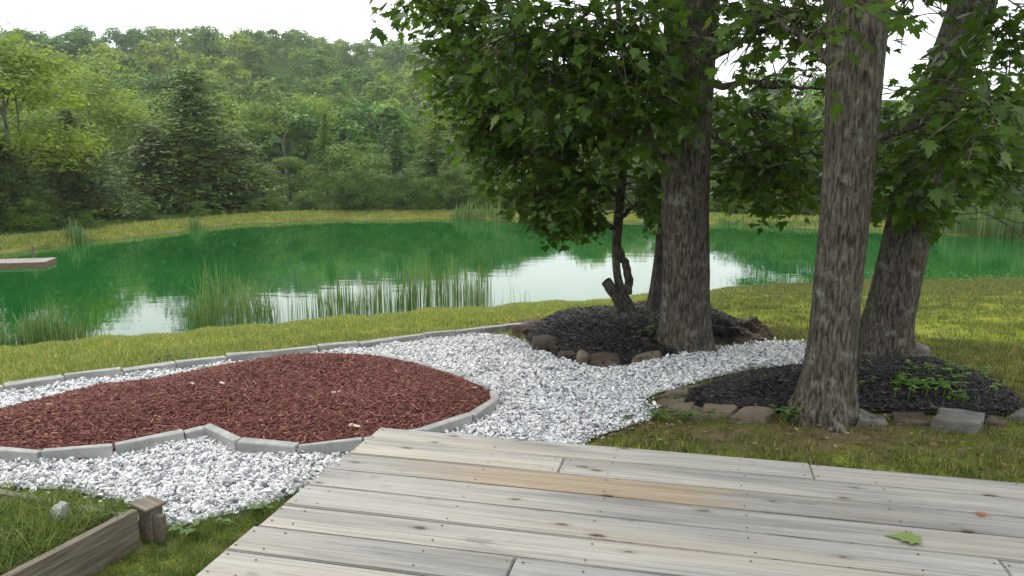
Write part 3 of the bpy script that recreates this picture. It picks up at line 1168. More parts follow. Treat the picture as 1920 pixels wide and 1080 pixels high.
def maple_leaf_arrays():
    """five lobed leaf in XY, stem at origin, tip along +Y, length about 1"""
    half = [(0.0, 0.0), (0.10, 0.06), (0.34, -0.03), (0.25, 0.14), (0.50, 0.30), (0.29, 0.33), (0.36, 0.62), (0.17, 0.52), (0.13, 0.78), (0.0, 1.0)]
    pts = half + [(-x, y) for x, y in half[-2:0:-1]]
    v = [(0.0, 0.40, 0.0)]
    for x, y in pts:
        v.append((x, y, 0.10 * abs(x) - 0.10 * (y - 0.3) ** 2 - 0.16 * x * x))
    v = np.array(v)
    m = len(pts)
    f = np.array([[0, 1 + i, 1 + (i + 1) % m] for i in range(m)])
    return v, f


LEAF_V, LEAF_F = maple_leaf_arrays()
me_leaf = bpy.data.meshes.new('leaf')
me_leaf.from_pydata(LEAF_V.tolist(), [], LEAF_F[:, ::-1].tolist())
me_leaf.materials.append(M['maple'])

p = on_z(1690, 1012, 0.004)
lm = bpy.data.meshes.new('maple_leaf')
_lv = LEAF_V * np.array([1, 1, 0.6])
_lv[:, 2] += 0.10 * np.abs(LEAF_V[:, 0]) + 0.03
lm.from_pydata(_lv.tolist(), [], LEAF_F.tolist())
lm.materials.append(M['fallen_leaf'])
o = bpy.data.objects.new('fallen_leaf', lm)
C.objects.link(o)
o.location = p + Vector((0.07, -0.02, 0))
o.scale = (0.12, 0.135, 0.14)
o.rotation_euler = (0, 0, R_(65))
tag(o, 'fresh yellow green lobed leaf lying on the grey deck boards', 'leaf')
lm2 = lm.copy()
lm2.materials.clear()
lm2.materials.append(M['dry_leaf'])
o = bpy.data.objects.new('fallen_leaf', lm2)
C.objects.link(o)
o.location = on_z(1847, 968, 0.004)
o.scale = (0.05, 0.05, 0.09)
o.rotation_euler = (0, 0, R_(20))
tag(o, 'small curled orange leaf on the deck near its right end', 'leaf')


# ------------------------------------------------------------------ timber planter at the lower left
def build_planter():
    a = Vector((_pA.x, _pA.y, ZG))
    d = Vector((_pd.x, _pd.y, 0))
    root = empty('timber_planter', (a.x, a.y, ZG))
    tag(root, 'low timber planter box full of long grass beside the deck', 'planter')
    ang = math.atan2(d.y, d.x)
    n = Vector((_pn.x, _pn.y, 0))                       # outward, to the right
    H = 0.185
    L = 2.4
    o = bm_obj('board', box_bm(L, 0.038, H, 0.005, 2), M['timber'], root)
    o.location = d * (L / 2 + 0.03) + Vector((0, 0, H / 2 - 0.005))
    o.rotation_euler = (0, 0, ang)
    pl = -n
    o = bm_obj('board', box_bm(2.6, 0.038, H, 0.005, 2), M['timber'], root)
    back = -d
    o.location = pl * 1.36 + back * 0.05 + Vector((0, 0, H / 2 - 0.12))
    o.rotation_euler = (0, 0, math.atan2(pl.y, pl.x) + 0.03)
    o = bm_obj('corner_post', box_bm(0.07, 0.07, H - 0.03, 0.006, 2), M['timber'], root)
    o.location = n * 0.0 + back * 0.055 + Vector((0, 0, H / 2 - 0.015))
    o.rotation_euler = (0, 0, ang)
    o = bm_obj('corner_cleat', box_bm(0.03, 0.05, H - 0.045, 0.004), M['timber'], root)
    o.location = n * 0.06 + back * 0.045 + Vector((0, 0, H / 2 - 0.03))
    o.rotation_euler = (0, 0, ang)
    o = bm_obj('board', box_bm(0.13, 0.10, 0.014, 0.003), M['timber'], root)
    o['label'] = 'flat cap board on the corner post'
    o.location = back * 0.055 - n * 0.015 + Vector((0, 0, H - 0.021))
    o.rotation_euler = (0.02, 0, ang + 1.35)
    return a, d, n


PLA, PLD, PLN = build_planter()


# ------------------------------------------------------------------ rocks
def rock(name, label, px, py, size, mat, flat=False, rz=0.0, tilt=(0, 0), seed=0, sink=0.3, cat='rock', parent=None, group=None, lift=0.0, cuts=11):
    rnd = random.Random(seed)
    bm = bmesh.new()
    bmesh.ops.create_icosphere(bm, subdivisions=3, radius=1)
    planes = []
    for _ in range(cuts):
        nrm = Vector((rnd.gauss(0, 1), rnd.gauss(0, 1), rnd.gauss(0, 0.7))).normalized()
        planes.append((nrm, rnd.uniform(0.5, 0.8)))
    if flat:
        planes.append((Vector((0, 0, 1)), 0.45))
        planes.append((Vector((0, 0, -1)), 0.45))
    for v in bm.verts:
        for nrm, dd in planes:
            q = v.co.dot(nrm)
            if q > dd:
                v.co -= nrm * (q - dd) * 0.98
        nn = noise.noise(v.co * 2.2 + Vector((seed * 3.1, 0, 0)))
        v.co *= 1 + 0.09 * nn + 0.04 * noise.noise(v.co * 7 + Vector((seed, 5, 1)))
    zmax = max(v.co.z for v in bm.verts)
    xm = max(abs(v.co.x) for v in bm.verts)
    ym = max(abs(v.co.y) for v in bm.verts)
    for v in bm.verts:
        v.co = Vector((v.co.x / xm * size[0] / 2, v.co.y / ym * size[1] / 2, v.co.z / zmax * size[2] / 2))
    o = bm_obj(name, bm, mat, parent)
    b = top_at(px, py)
    loc = b + Vector((0, size[1] * 0.35, size[2] / 2 - sink * size[2] + lift))
    o.location = loc - (parent.location if parent else Vector())
    o.rotation_euler = (tilt[0], tilt[1], rz)
    if not parent:
        tag(o, label, cat, group)
    elif label:
        o['label'] = label
    return o


def slab(name, label, corners, h, mat, seed=0, parent=None, sink=0.03, group=None, lift=0.0, tilt=(0, 0)):
    """flat quarried stone: outline in pixels on the ground, thickness h"""
    rnd = random.Random(seed)
    P = [top_at(*c) for c in corners]
    c0 = sum(P, Vector()) / len(P)
    bm = bmesh.new()
    ring = []
    for a, b in zip(P, P[1:] + P[:1]):
        for t in (0, 0.5):
            q = a.lerp(b, t) - c0
            q += Vector((rnd.uniform(-1, 1), rnd.uniform(-1, 1), 0)) * 0.022
            ring.append(q)
    lo = [bm.verts.new((q.x, q.y, -sink)) for q in ring]
    hi = [bm.verts.new((q.x * 0.97, q.y * 0.97, h + rnd.uniform(-0.012, 0.010))) for q in ring]
    n = len(ring)
    for i in range(n):
        bm.faces.new((lo[i], lo[(i + 1) % n], hi[(i + 1) % n], hi[i]))
    bm.faces.new(hi)
    bm.faces.new(lo[::-1])
    bmesh.ops.recalc_face_normals(bm, faces=list(bm.faces))
    bmesh.ops.bevel(bm, geom=[e for e in bm.edges if all(v.co.z > 0 for v in e.verts)], offset=0.007, segments=1, affect='EDGES')
    o = bm_obj(name, bm, mat, parent)
    o.location = c0 + Vector((0, 0, lift)) - (parent.location if parent else Vector())
    o.rotation_euler = (tilt[0], tilt[1], 0)
    if not parent:
        tag(o, label, 'stone', group)
    elif label:
        o['label'] = label
    return o


fb = empty('flagstone_border', top_at(1330, 775))
tag(fb, 'low border of flat brown flagstones left of the scarred trunk', 'border')
for i, (cs, h, lift) in enumerate([
        ([(1222, 752), (1290, 742), (1305, 733), (1250, 738)], 0.05, 0.0),
        ([(1262, 738), (1308, 732), (1335, 722), (1285, 728)], 0.04, 0.0),
        ([(1222, 768), (1282, 762), (1298, 748), (1238, 754)], 0.045, 0.0),
        ([(1240, 782), (1300, 778), (1305, 765), (1250, 768)], 0.05, 0.0),
        ([(1285, 789), (1352, 786), (1358, 768), (1300, 768)], 0.05, 0.0),
        ([(1318, 786), (1376, 784), (1376, 772), (1325, 770)], 0.045, 0.05),
        ([(1366, 796), (1440, 794), (1452, 776), (1390, 774)], 0.085, 0.0)]):
    slab('flagstone', None, cs, h * 0.6, M['rock_tan'], i + 3, fb, lift=lift * 0.6, tilt=(random.gauss(0, 0.03), random.gauss(0, 0.03)))

slab('slab_stone', 'big pale grey slab leaning at front right of the black bed', [(1748, 806), (1836, 816), (1842, 790), (1750, 780)], 0.07, M['rock_grey'], 21, tilt=(0.05, 0.08))
slab('slab_stone', 'grey wedge stone just right of the scarred trunk foot', [(1598, 800), (1664, 800), (1650, 782), (1606, 780)], 0.04, M['rock_grey'], 22, tilt=(0.05, 0.16))
slab('slab_stone', 'flat brown stone between grey wedge and big pale slab', [(1668, 800), (1742, 798), (1735, 780), (1672, 780)], 0.03, M['rock_brown'], 23, tilt=(0.02, 0.05))
slab('slab_stone', 'grey flat stone at right end of the black bed', [(1888, 790), (1970, 800), (1965, 778), (1896, 772)], 0.035, M['rock_grey'], 24)
slab('slab_stone', 'small brown stone right of the big pale slab', [(1845, 800), (1884, 800), (1880, 786), (1850, 784)], 0.03, M['rock_brown'], 25)
slab('slab_stone', 'flat tan stone at foot of the tallest trunk', [(1180, 688), (1240, 681), (1236, 671), (1186, 676)], 0.06, M['rock_tan'], 26)
rock('fieldstone', 'upright tan stone at front of the black mound', 1092, 690, (0.12, 0.11, 0.2), M['rock_tan'], False, 0.4, (0.1, 0.25), 31, 0.3)
rock('fieldstone', 'mossy brown boulder right of the upright tan stone', 1136, 692, (0.34, 0.26, 0.20), M['rock_brown'], False, 0.2, (0, 0), 32, 0.45)
rock('fieldstone', 'brown earthy boulder at left tip of the black mound', 1022, 664, (0.46, 0.36, 0.24), M['rock_brown'], False, 1.2, (0, 0), 33, 0.45)
rock('fieldstone', 'small brown stone left of the upright tan stone', 1063, 681, (0.24, 0.2, 0.15), M['rock_brown'], False, 0.9, (0, 0), 34, 0.45)
rock('fieldstone', 'dark mossy stone at far left of the black mound', 985, 634, (0.34, 0.26, 0.2), M['soil'], False, 0.3, (0, 0), 35, 0.35)
rock('fieldstone', 'dark stone at right foot of the leaning trunk', 1722, 676, (0.30, 0.2, 0.2), M['rock_grey'], False, 0.3, (0, 0), 36, 0.3)
rock('fieldstone', 'pale grey rock half hidden in planter grass', 116, 1052, (0.085, 0.075, 0.12), M['rock_pale'], False, 0.3, (0, 0.1), 37, 0.0, lift=0.13)


# heaps of old earth and roots right of the tallest trunk
def heap(label, px, py, w, d, h, mat, seed):
    bm = bmesh.new()
    bmesh.ops.create_icosphere(bm, subdivisions=4, radius=1)
    for v in bm.verts:
        k = 1 + 0.35 * noise.fractal(v.co * 2.4 + Vector((seed, 0, 0)), 1.0, 2.0, 5)
        v.co = Vector((v.co.x * w / 2 * k, v.co.y * d / 2 * k, max(v.co.z, -0.3) * h * k))
    o = bm_obj('earth_heap', bm, mat, None, False)
    o.location = top_at(px, py) + Vector((0, d * 0.3, 0.0))
    tag(o, label, 'heap')


heap('dark mulch heap just right of the tallest trunk', 1358, 640, 0.50, 0.5, 0.20, M['black_sheet'], 3)
heap('brown root heap at right end of the black mound', 1412, 636, 0.42, 0.4, 0.17, M['soil'], 8)
heap('mossy earth clod in front of the brown root heap', 1404, 646, 0.40, 0.3, 0.09, M['soil'], 12)

# pale chips and litter
GP = 'pale wood chips lying on the red mulch'
CHIP_LABELS = ['longest pale wood splinter, on the left part of red mulch', 'left one of two neighbouring pale chips amid the red mulch', 'right one of two neighbouring pale chips amid the red mulch',
               'pale wood chip far back in the middle of the red mulch', 'lone pale chip in the centre of the right mulch lobe', 'pale chip near the right tip of the red mulch',
               'pale chip lying by the front edging near the deck corner', 'pale chip at the very back edge of the red mulch']
for i, (a, b) in enumerate([(100, 786), (362, 750), (420, 750), (475, 702), (632, 768), (888, 740), (665, 822), (610, 668)]):
    q = at(a, b)
    z = q.z + 0.05 + float(mound(np.array([[q.x, q.y]]), RED, 0.07, 0.6)[0])
    bm = box_bm(random.uniform(0.04, 0.075), random.uniform(0.012, 0.022), 0.010, 0.003, 1, 0.005)
    o = bm_obj('wood_chip', bm, M['pale_chip'])
    o.location = (q.x, q.y, z)
    o.rotation_euler = (0.1, 0.1, random.uniform(-0.6, 0.6))
    tag(o, CHIP_LABELS[i], 'wood chip', GP)


def litter_patch(cx, cy, n, s, size, name_label):
    c = at(cx, cy)
    p = np.column_stack([RNG.normal(c.x, s[0], n), RNG.normal(c.y, s[1], n)])
    rel = np.array([(Vector((a, b, 0)) - DC0) for a, b in p])
    ok = ~((rel[:, 0] * DP.x + rel[:, 1] * DP.y > -0.9) & (rel[:, 0] * DN.x + rel[:, 1] * DN.y > -0.05))
    ok &= ~inside(p, BLACK2) & ~inside(p, BLACK1) & ~inside(p, PLANTER)
    return p[ok]


lp = np.concatenate([litter_patch(1500, 820, 420, (1.1, 0.22), 1, ''), litter_patch(1190, 803, 260, (0.25, 0.18), 1, ''), litter_patch(1800, 840, 150, (0.8, 0.3), 1, ''),
                     litter_patch(400, 1020, 260, (0.3, 0.3), 1, ''), litter_patch(1060, 603, 700, (0.9, 0.5), 1, ''), litter_patch(1760, 690, 250, (0.8, 0.5), 1, '')])
n = len(lp)
s = RNG.uniform(0.008, 0.024, n)
FLK_V = np.array([[-1, 0, 0], [-0.3, -0.45, 0.12], [0.5, -0.4, 0.05], [1.1, 0.05, 0.2], [0.3, 0.5, 0.1], [-0.5, 0.4, 0.16]])
FLK_F = np.array([[0, 1, 2], [0, 2, 3], [0, 3, 4], [0, 4, 5]])
v, f = scatter(FLK_V, FLK_F, np.column_stack([lp, terrain(lp[:, 0], lp[:, 1]) + RNG.uniform(0.012, 0.04, n)]),
               rot_z(RNG.uniform(0, 6.28, n)) @ rot_x(RNG.normal(0, 0.5, n)), np.stack([s, s * 0.8, s], -1))
tag(mesh_np('leaf_litter', v, f, M['litter']), 'dry brown leaf litter strewn over thin grass by the trunks', None, None, 'stuff')


# ------------------------------------------------------------------ grass (instanced tufts)
def tuft_obj(name, n, h, spread, mat, width, lean=0.35, segs=3):
    acc = Acc()
    for _ in range(n):
        a = random.uniform(0, 6.283)
        rr = spread * math.sqrt(random.random())
        base = np.array([math.cos(a) * rr, math.sin(a) * rr, -0.01])
        az = random.uniform(0, 6.283)
        ln = random.uniform(0.3, 1.0) * lean
        hh = h * random.uniform(0.55, 1.1)
        d = np.array([math.cos(az), math.sin(az), 0])
        sd = np.array([-d[1], d[0], 0])
        v, f = [], []
        for k in range(segs + 1):
            t = k / segs
            c = base + d * (ln * hh * t * t * 1.4) + np.array([0, 0, hh * (t - 0.25 * ln * t * t)])
            w = width * (1 - t * 0.92) / 2
            v += [c - sd * w, c + sd * w]
        for k in range(segs):
            f.append([2 * k, 2 * k + 1, 2 * k + 3, 2 * k + 2])
        acc.add(np.array(v), np.array(f))
    o = acc.build(name, mat)
    C.objects.unlink(o)
    return o


def instancer(name, pts, scl, srcs, label, tilt=0.15):
    me = bpy.data.meshes.new(name)
    me.vertices.add(len(pts))
    me.vertices.foreach_set('co', np.asarray(pts, np.float32).ravel())
    a = me.attributes.new('scl', 'FLOAT', 'POINT')
    a.data.foreach_set('value', np.asarray(scl, np.float32))
    rot = np.column_stack([RNG.normal(0, tilt, len(pts)), RNG.normal(0, tilt, len(pts)), RNG.uniform(0, 6.28, len(pts))]).astype(np.float32)
    a = me.attributes.new('rot', 'FLOAT_VECTOR', 'POINT')
    a.data.foreach_set('vector', rot.ravel())
    o = bpy.data.objects.new(name, me)
    C.objects.link(o)
    ng = bpy.data.node_groups.new(name + '_scatter', 'GeometryNodeTree')
    ng.interface.new_socket('Geometry', in_out='INPUT', socket_type='NodeSocketGeometry')
    ng.interface.new_socket('Geometry', in_out='OUTPUT', socket_type='NodeSocketGeometry')
    N, L = ng.nodes, ng.links
    gi, go = N.new('NodeGroupInput'), N.new('NodeGroupOutput')
    jn = N.new('GeometryNodeJoinGeometry')
    for i, src in enumerate(srcs):
        oi = N.new('GeometryNodeObjectInfo')
        oi.inputs['Object'].default_value = src
        oi.inputs['As Instance'].default_value = True
        ip = N.new('GeometryNodeInstanceOnPoints')
        idx = N.new('GeometryNodeInputIndex')
        md = N.new('ShaderNodeMath')
        md.operation = 'MODULO'
        md.inputs[1].default_value = len(srcs)
        cp = N.new('ShaderNodeMath')
        cp.operation = 'COMPARE'
        cp.inputs[1].default_value = i
        cp.inputs[2].default_value = 0.1
        L.new(idx.outputs[0], md.inputs[0])
        L.new(md.outputs[0], cp.inputs[0])
        s_ = N.new('GeometryNodeInputNamedAttribute')
        s_.data_type = 'FLOAT'
        s_.inputs['Name'].default_value = 'scl'
        r_ = N.new('GeometryNodeInputNamedAttribute')
        r_.data_type = 'FLOAT_VECTOR'
        r_.inputs['Name'].default_value = 'rot'
        L.new(gi.outputs[0], ip.inputs['Points'])
        L.new(cp.outputs[0], ip.inputs['Selection'])
        L.new(oi.outputs['Geometry'], ip.inputs['Instance'])
        er = N.new('FunctionNodeEulerToRotation')
        L.new(r_.outputs['Attribute'], er.inputs[0])
        L.new(er.outputs[0], ip.inputs['Rotation'])
        L.new(s_.outputs['Attribute'], ip.inputs['Scale'])
        L.new(ip.outputs[0], jn.inputs[0])
    L.new(jn.outputs[0], go.inputs[0])
    md = o.modifiers.new('scatter', 'NODES')
    md.node_group = ng
    me.materials.append(srcs[0].data.materials[0])
    tag(o, label, None, None, 'stuff')
    return o


def not_beds(p, gap=0.0):
    ok = np.ones(len(p), bool)
    for pg in (GRAVEL, RED, BLACK1, BLACK2, EARTH, PLANTER):
        ok &= ~inside(p, pg)
    rel = p - np.array([DC0.x, DC0.y])
    a, b = rel @ np.array([DP.x, DP.y]), rel @ np.array([DN.x, DN.y])
    ok &= ~((b > -0.02) & (a > -0.02 - b * 0.0 - 0.0 * b) & (a > 0 + b * 0))
    return ok


def lawn_points(n, r0, r1, t0, t1):
    r = np.sqrt(RNG.uniform(r0 * r0, r1 * r1, n))
    t = np.radians(RNG.uniform(t0, t1, n))
    p = np.column_stack([r * np.sin(t), r * np.cos(t)])
    p = p[not_beds(p)]
    p = p + RNG.normal(0, 0.025, p.shape)
    z = terrain(p[:, 0], p[:, 1])
    ok = z > ZW + 0.02
    return np.column_stack([p, z])[ok]


sunny = [tuft_obj('lawn_tuft', 20, 0.058, 0.08, M['grass_sunny'], 0.0065) for _ in range(3)]
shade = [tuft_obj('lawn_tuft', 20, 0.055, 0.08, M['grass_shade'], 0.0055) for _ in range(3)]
lush = [tuft_obj('long_grass_tuft', 30, 0.13, 0.07, M['grass_lush'], 0.006, 0.8, 4) for _ in range(3)]

allp = np.concatenate([lawn_points(16000, 4.2, 9, -45, 45), lawn_points(52000, 9, 32, -44, 45)])
a_, b_ = rel_deck(allp)
onland = ~((b_ > -0.03) & (a_ > -0.25 * b_))
allp = allp[onland]
# thin the grass on bare litter patches
c1, c2 = at(1520, 815), at(1180, 800)
d1 = np.hypot((allp[:, 0] - c1.x) / 1.8, (allp[:, 1] - c1.y) / 0.4)
d2 = np.hypot(allp[:, 0] - c2.x, allp[:, 1] - c2.y) / 0.6
d3 = np.hypot((allp[:, 0] - 3.0) / 3.2, (allp[:, 1] - 5.6) / 1.7)
keep = RNG.uniform(0, 1, len(allp)) > 0.22 * np.exp(-d3 ** 4) + 0.6 * np.maximum(np.exp(-d1 ** 2), np.exp(-d2 ** 2))
allp = allp[keep]
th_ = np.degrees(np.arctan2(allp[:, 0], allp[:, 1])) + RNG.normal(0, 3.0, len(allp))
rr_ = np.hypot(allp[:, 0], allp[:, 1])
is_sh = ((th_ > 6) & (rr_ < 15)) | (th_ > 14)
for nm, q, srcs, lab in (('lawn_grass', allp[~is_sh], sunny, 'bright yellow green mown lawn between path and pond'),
                         ('lawn_grass', allp[is_sh], shade, 'olive mown lawn, shade in its colour, round and beyond the trunks')):
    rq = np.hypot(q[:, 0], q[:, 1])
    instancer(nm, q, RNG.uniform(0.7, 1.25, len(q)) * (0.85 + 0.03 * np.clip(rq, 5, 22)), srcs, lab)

pp = sample_poly(PLANTER, 2600)
pp = pp[edge_dist(pp, PLANTER) > 0.025]
instancer('long_grass', np.column_stack([pp, terrain(pp[:, 0], pp[:, 1]) + 0.13]), RNG.uniform(0.6, 1.15, len(pp)), lush, 'long unmown grass growing in the timber planter', 0.3)
c = at(400, 1020)
pp = np.column_stack([RNG.uniform(-2.9, -0.9, 2600), RNG.uniform(2.6, 4.2, 2600)])
pp = pp[not_beds(pp)]
a_, b_ = rel_deck(np.column_stack([pp, np.zeros(len(pp))]))
pp = pp[(a_ < -0.02 - 0.02 * b_) | (b_ < -0.02)]
s = RNG.uniform(0.2, 0.6, len(pp))
instancer('long_grass', np.column_stack([pp, terrain(pp[:, 0], pp[:, 1])]), s, lush, 'ragged grass between planter board and deck edge', 0.35)

# far bank grass
nb = 9000
t = np.radians(RNG.uniform(-38, 38, nb))
r = np.interp(t, FT, FR) + RNG.uniform(0.15, 3.6, nb)
pb = np.column_stack([r * np.sin(t), r * np.cos(t)])
zb = terrain(pb[:, 0], pb[:, 1])
ok = zb > ZW + 0.02
instancer('bank_grass', np.column_stack([pb, zb])[ok], RNG.uniform(1.4, 3.6, ok.sum()) * (1 + 0.6 * (RNG.uniform(0, 1, ok.sum()) > 0.9)), sunny, 'rough yellow green grass along the far pond bank')


# ------------------------------------------------------------------ reeds
def reeds(name, label, px0, px1, py, n, h, mat, depth=1.2, lean=0.15, width=0.016, cat='reeds', group=None, taper=True):
    acc = Acc()
    A, B = on_z(px0, py[0], ZW), on_z(px1, py[1], ZW)
    c = (A + B) / 2
    for _ in range(n):
        t = random.random()
        q = A.lerp(B, t)
        dv = Vector((q.x, q.y, 0)).normalized()
        q = q + dv * (random.random() ** 1.3) * depth
        q.x += random.gauss(0, 0.12)
        zb = min(tz(q.x, q.y), ZW + 0.3)
        en = min(1.0, 0.45 + 2.2 * min(t, 1 - t)) if taper else 1.0
        hh = h * random.uniform(0.3, 1.0) ** 0.8 * (0.85 + 0.5 * noise.noise(Vector((t * 7, px0 * 0.1, 0)))) * en
        az = random.uniform(0, 6.283)
        d = np.array([math.cos(az), math.sin(az), 0])
        face = random.uniform(0, 6.283)
        sd = np.array([math.cos(face), math.sin(face), 0])
        ln = lean * random.random() ** 1.5
        droop = random.random() < (0.25 if taper else 0.08)
        v, f = [], []
        S = 5
        for k in range(S + 1):
            u = k / S
            z = hh * u - (0.45 * hh * max(0, u - 0.65) * 1.2 if droop else 0)
            cc = np.array([q.x - c.x, q.y - c.y, zb - ZW - 0.05 + z]) + d * (ln * hh * u * u + (0.5 * hh * max(0, u - 0.6) if droop else 0))
            w = width * (0.8 + 0.4 * math.sin(u * 2.6)) * (1 - u ** 3 * 0.95) / 2
            v += [cc - sd * w, cc + sd * w]
        for k in range(S):
            f.append([2 * k, 2 * k + 1, 2 * k + 3, 2 * k + 2])
        acc.add(np.array(v), np.array(f))
    o = acc.build(name, mat)
    o.location = c
    return tag(o, label, cat, group, 'stuff')


reeds('reed_clump', 'leafy green reed clump in the water at far left of near shore', -60, 85, (655, 650), 260, 1.15, M['reed'], 1.0, 0.35)
reeds('reed_clump', 'tallest reed clump of the left near shore', 40, 140, (652, 645), 320, 1.4, M['reed'], 1.2, 0.35)
reeds('reed_clump', 'thin reed clump with brown base right of the leafy clumps', 135, 190, (644, 641), 90, 1.1, M['reed'], 0.8, 0.3)
reeds('reed_clump', 'feathery arching reeds standing before the dark reflection', 350, 505, (628, 614), 620, 2.1, M['reed'], 2.4, 0.45, 0.012)
reeds('cattail_stand', 'sparse upright cattail stems before the white sky reflection', 490, 610, (614, 604), 110, 1.35, M['reed'], 1.4, 0.10, 0.012, taper=False)
reeds('cattail_stand', 'dense row of upright cattails along the near shore', 600, 780, (604, 588), 480, 1.6, M['reed'], 1.6, 0.10, 0.014, taper=False)
reeds('cattail_stand', 'tall cattails ending the row beside open water', 770, 918, (589, 579), 400, 2.0, M['reed'], 1.6, 0.09, 0.014, taper=False)
reeds('reed_clump', 'few thin stems at the edge of the white reflection', 930, 1020, (577, 571), 12, 1.1, M['reed'], 0.8, 0.2, 0.012)['kind'] = 'stuff'
reeds('reed_clump', 'pale reed tuft on the far left bank', 130, 160, (458, 456), 90, 1.6, M['reed_far'], 1.2, 0.2, 0.05)
reeds('reed_clump', 'slim reed tuft on far bank below the big hemlock', 355, 385, (431, 429), 60, 1.3, M['reed_far'], 1.0, 0.2, 0.05)
reeds('reed_clump', 'fringe of reeds on far bank left of the hanging foliage', 845, 960, (412, 412), 260, 1.4, M['reed_far'], 1.6, 0.2, 0.05)
reeds('reed_bed', 'broad pale green reed bed at far right of the pond', 1745, 1990, (439, 450), 1700, 2.2, M['reed_far'], 5.5, 0.18, 0.05)
reeds('reed_clump', 'low reed fringe on far bank between the two big trunks', 1335, 1540, (420, 428), 300, 0.8, M['reed_far'], 1.2, 0.2, 0.05)


# ------------------------------------------------------------------ floating dock
def build_dock():
    a, b = on_z(-30, 503, ZW), on_z(104, 492, ZW)
    root = empty('floating_dock', (0, 0, 0))
    c = on_z(22, 497, ZW)
    root.location = c
    root.rotation_euler = (0, 0, R_(14))
    tag(root, 'low wooden floating dock with reddish sides by the left bank', 'dock')
    W, D, H = 2.7, 1.3, 0.15
    n = 12
    for k in range(n):
        o = bm_obj('plank', box_bm(W / n - 0.012, D, 0.035, 0.004), M['dock_wood'], root)
        o.location = (-W / 2 + (k + 0.5) * W / n, 0, H + random.uniform(-0.004, 0.004))
    for s in (-1, 1):
        o = bm_obj('side_board', box_bm(W - 0.02, 0.04, H + 0.05, 0.004), M['dock_side'], root)
        o.location = (0, s * (D / 2 - 0.03), H / 2 - 0.048)
        o = bm_obj('side_board', box_bm(0.04, D - 0.11, H + 0.05, 0.004), M['dock_side'], root)
        o.location = (s * (W / 2 - 0.03), 0, H / 2 - 0.048)
    v, f = tube_arrays(np.array([(0, 0, -0.8), (0, 0, 0.3), (0, 0, 0.62)]), [0.05, 0.05, 0.045], 10)
    v2 = np.concatenate([v, [[0, 0, 0.64]]])
    top = np.array([[20 + i, 20 + (i + 1) % 10, 30] for i in range(10)])
    for s in (-0.9, 0.55):
        o = mesh_np('mooring_post', v2, [f, top], M['far_bark'], root)
        o.location = (s, -D / 2 - 0.06 if s < 0 else D / 2 + 0.06, 0)


build_dock()


# ------------------------------------------------------------------ seedlings
def seedling(name, label, px, py, w, d, n, h, mat, cat='plant'):
    acc = Acc()
    q = top_at(px, py)
    for _ in range(n):
        x, y = random.gauss(0, w / 2.6), random.gauss(0, d / 2.6)
        hh = h * random.uniform(0.4, 1.0)
        v, f = tube_arrays(np.array([(x, y, -0.02), (x + 0.01, y, hh * 0.5), (x + 0.015, y + 0.01, hh)]), [0.003, 0.0025, 0.002], 4)
        acc.add(v, f)
        for k in range(random.randint(3, 6)):
            a = random.uniform(0, 6.28)
            s = random.uniform(0.025, 0.05)
            dr = np.array([math.cos(a), math.sin(a), random.uniform(-0.2, 0.4)])
            sd = np.array([-math.sin(a), math.cos(a), 0.0])
            b0 = np.array([x + 0.012, y, hh * random.uniform(0.6, 1.0)])
            lv = np.array([b0, b0 + dr * s * 0.5 + sd * s * 0.42, b0 + dr * s * 1.2 + np.array([0, 0, -0.2 * s]), b0 + dr * s * 0.5 - sd * s * 0.42])
            acc.add(lv, np.array([[0, 1, 2, 3]]))
    o = acc.build(name, mat)
    o.location = q + Vector((0, 0, 0.03))
    return tag(o, label, cat, None, 'stuff')


seedling('seedling_plant', 'bright green seedling patch on black mulch before the leaning trunk', 1725, 735, 0.55, 0.35, 60, 0.10, M['seedling'])
seedling('seedling_plant', 'smaller seedling patch behind the bright green one', 1765, 708, 0.35, 0.2, 26, 0.08, M['seedling'])
seedling('seedling_plant', 'tiny green sprout above the big pale slab', 1802, 762, 0.12, 0.1, 7, 0.07, M['seedling'])
seedling('weed_plant', 'small weed against left foot of the scarred trunk', 1476, 795, 0.16, 0.1, 12, 0.09, M['weed'])
seedling('weed_plant', 'green sprig on the mound left of the tallest trunk', 1222, 640, 0.12, 0.1, 8, 0.18, M['weed'])
seedling('weed_plant', 'dandelion like weed beside the planter corner post', 335, 1015, 0.18, 0.12, 4, 0.06, M['weed'])
seedling('weed_plant', 'low weeds along the deck edge by the gravel', 460, 975, 0.15, 0.08, 3, 0.04, M['weed'])
seedling('weed_plant', 'weed tuft growing in the far path border', 328, 682, 0.2, 0.1, 8, 0.08, M['weed'])
seedling('weed_plant', 'small weeds in red mulch above the left front edging', 190, 800, 0.3, 0.25, 8, 0.06, M['weed'])
seedling('weed_plant', 'weedy sprouts at gravel edge by the flagstones', 1250, 792, 0.35, 0.12, 14, 0.06, M['weed'])
seedling('shoreline_weeds', 'fresh green weeds along the shore between the right trunks', 1490, 537, 2.2, 0.8, 160, 0.28, M['seedling'])
seedling('shoreline_weeds', 'fresh green weeds on the shore right of the leaning trunk', 1800, 530, 4.0, 1.0, 260, 0.28, M['seedling'])


# ------------------------------------------------------------------ near trees
def ridge_noise(th, h, seed, freq):
    out = np.zeros(th.shape)
    flat = out.ravel()
    tt, hh = th.ravel(), h.ravel()
    for i in range(len(flat)):
        c, s = math.cos(tt[i]), math.sin(tt[i])
        wv = 0.35 * noise.noise(Vector((c * 1.5, s * 1.5, hh[i] * 2.2 + seed)))
        c, s = math.cos(tt[i] + wv), math.sin(tt[i] + wv)
        a = noise.noise(Vector((c * freq, s * freq, hh[i] * 1.6 + seed)))
        b = noise.noise(Vector((c * freq * 2.3, s * freq * 2.3, hh[i] * 5 + seed * 2)))
        flat[i] = (1 - abs(a) * 2.2) * 0.8 + b * 0.5
    return flat.reshape(th.shape)


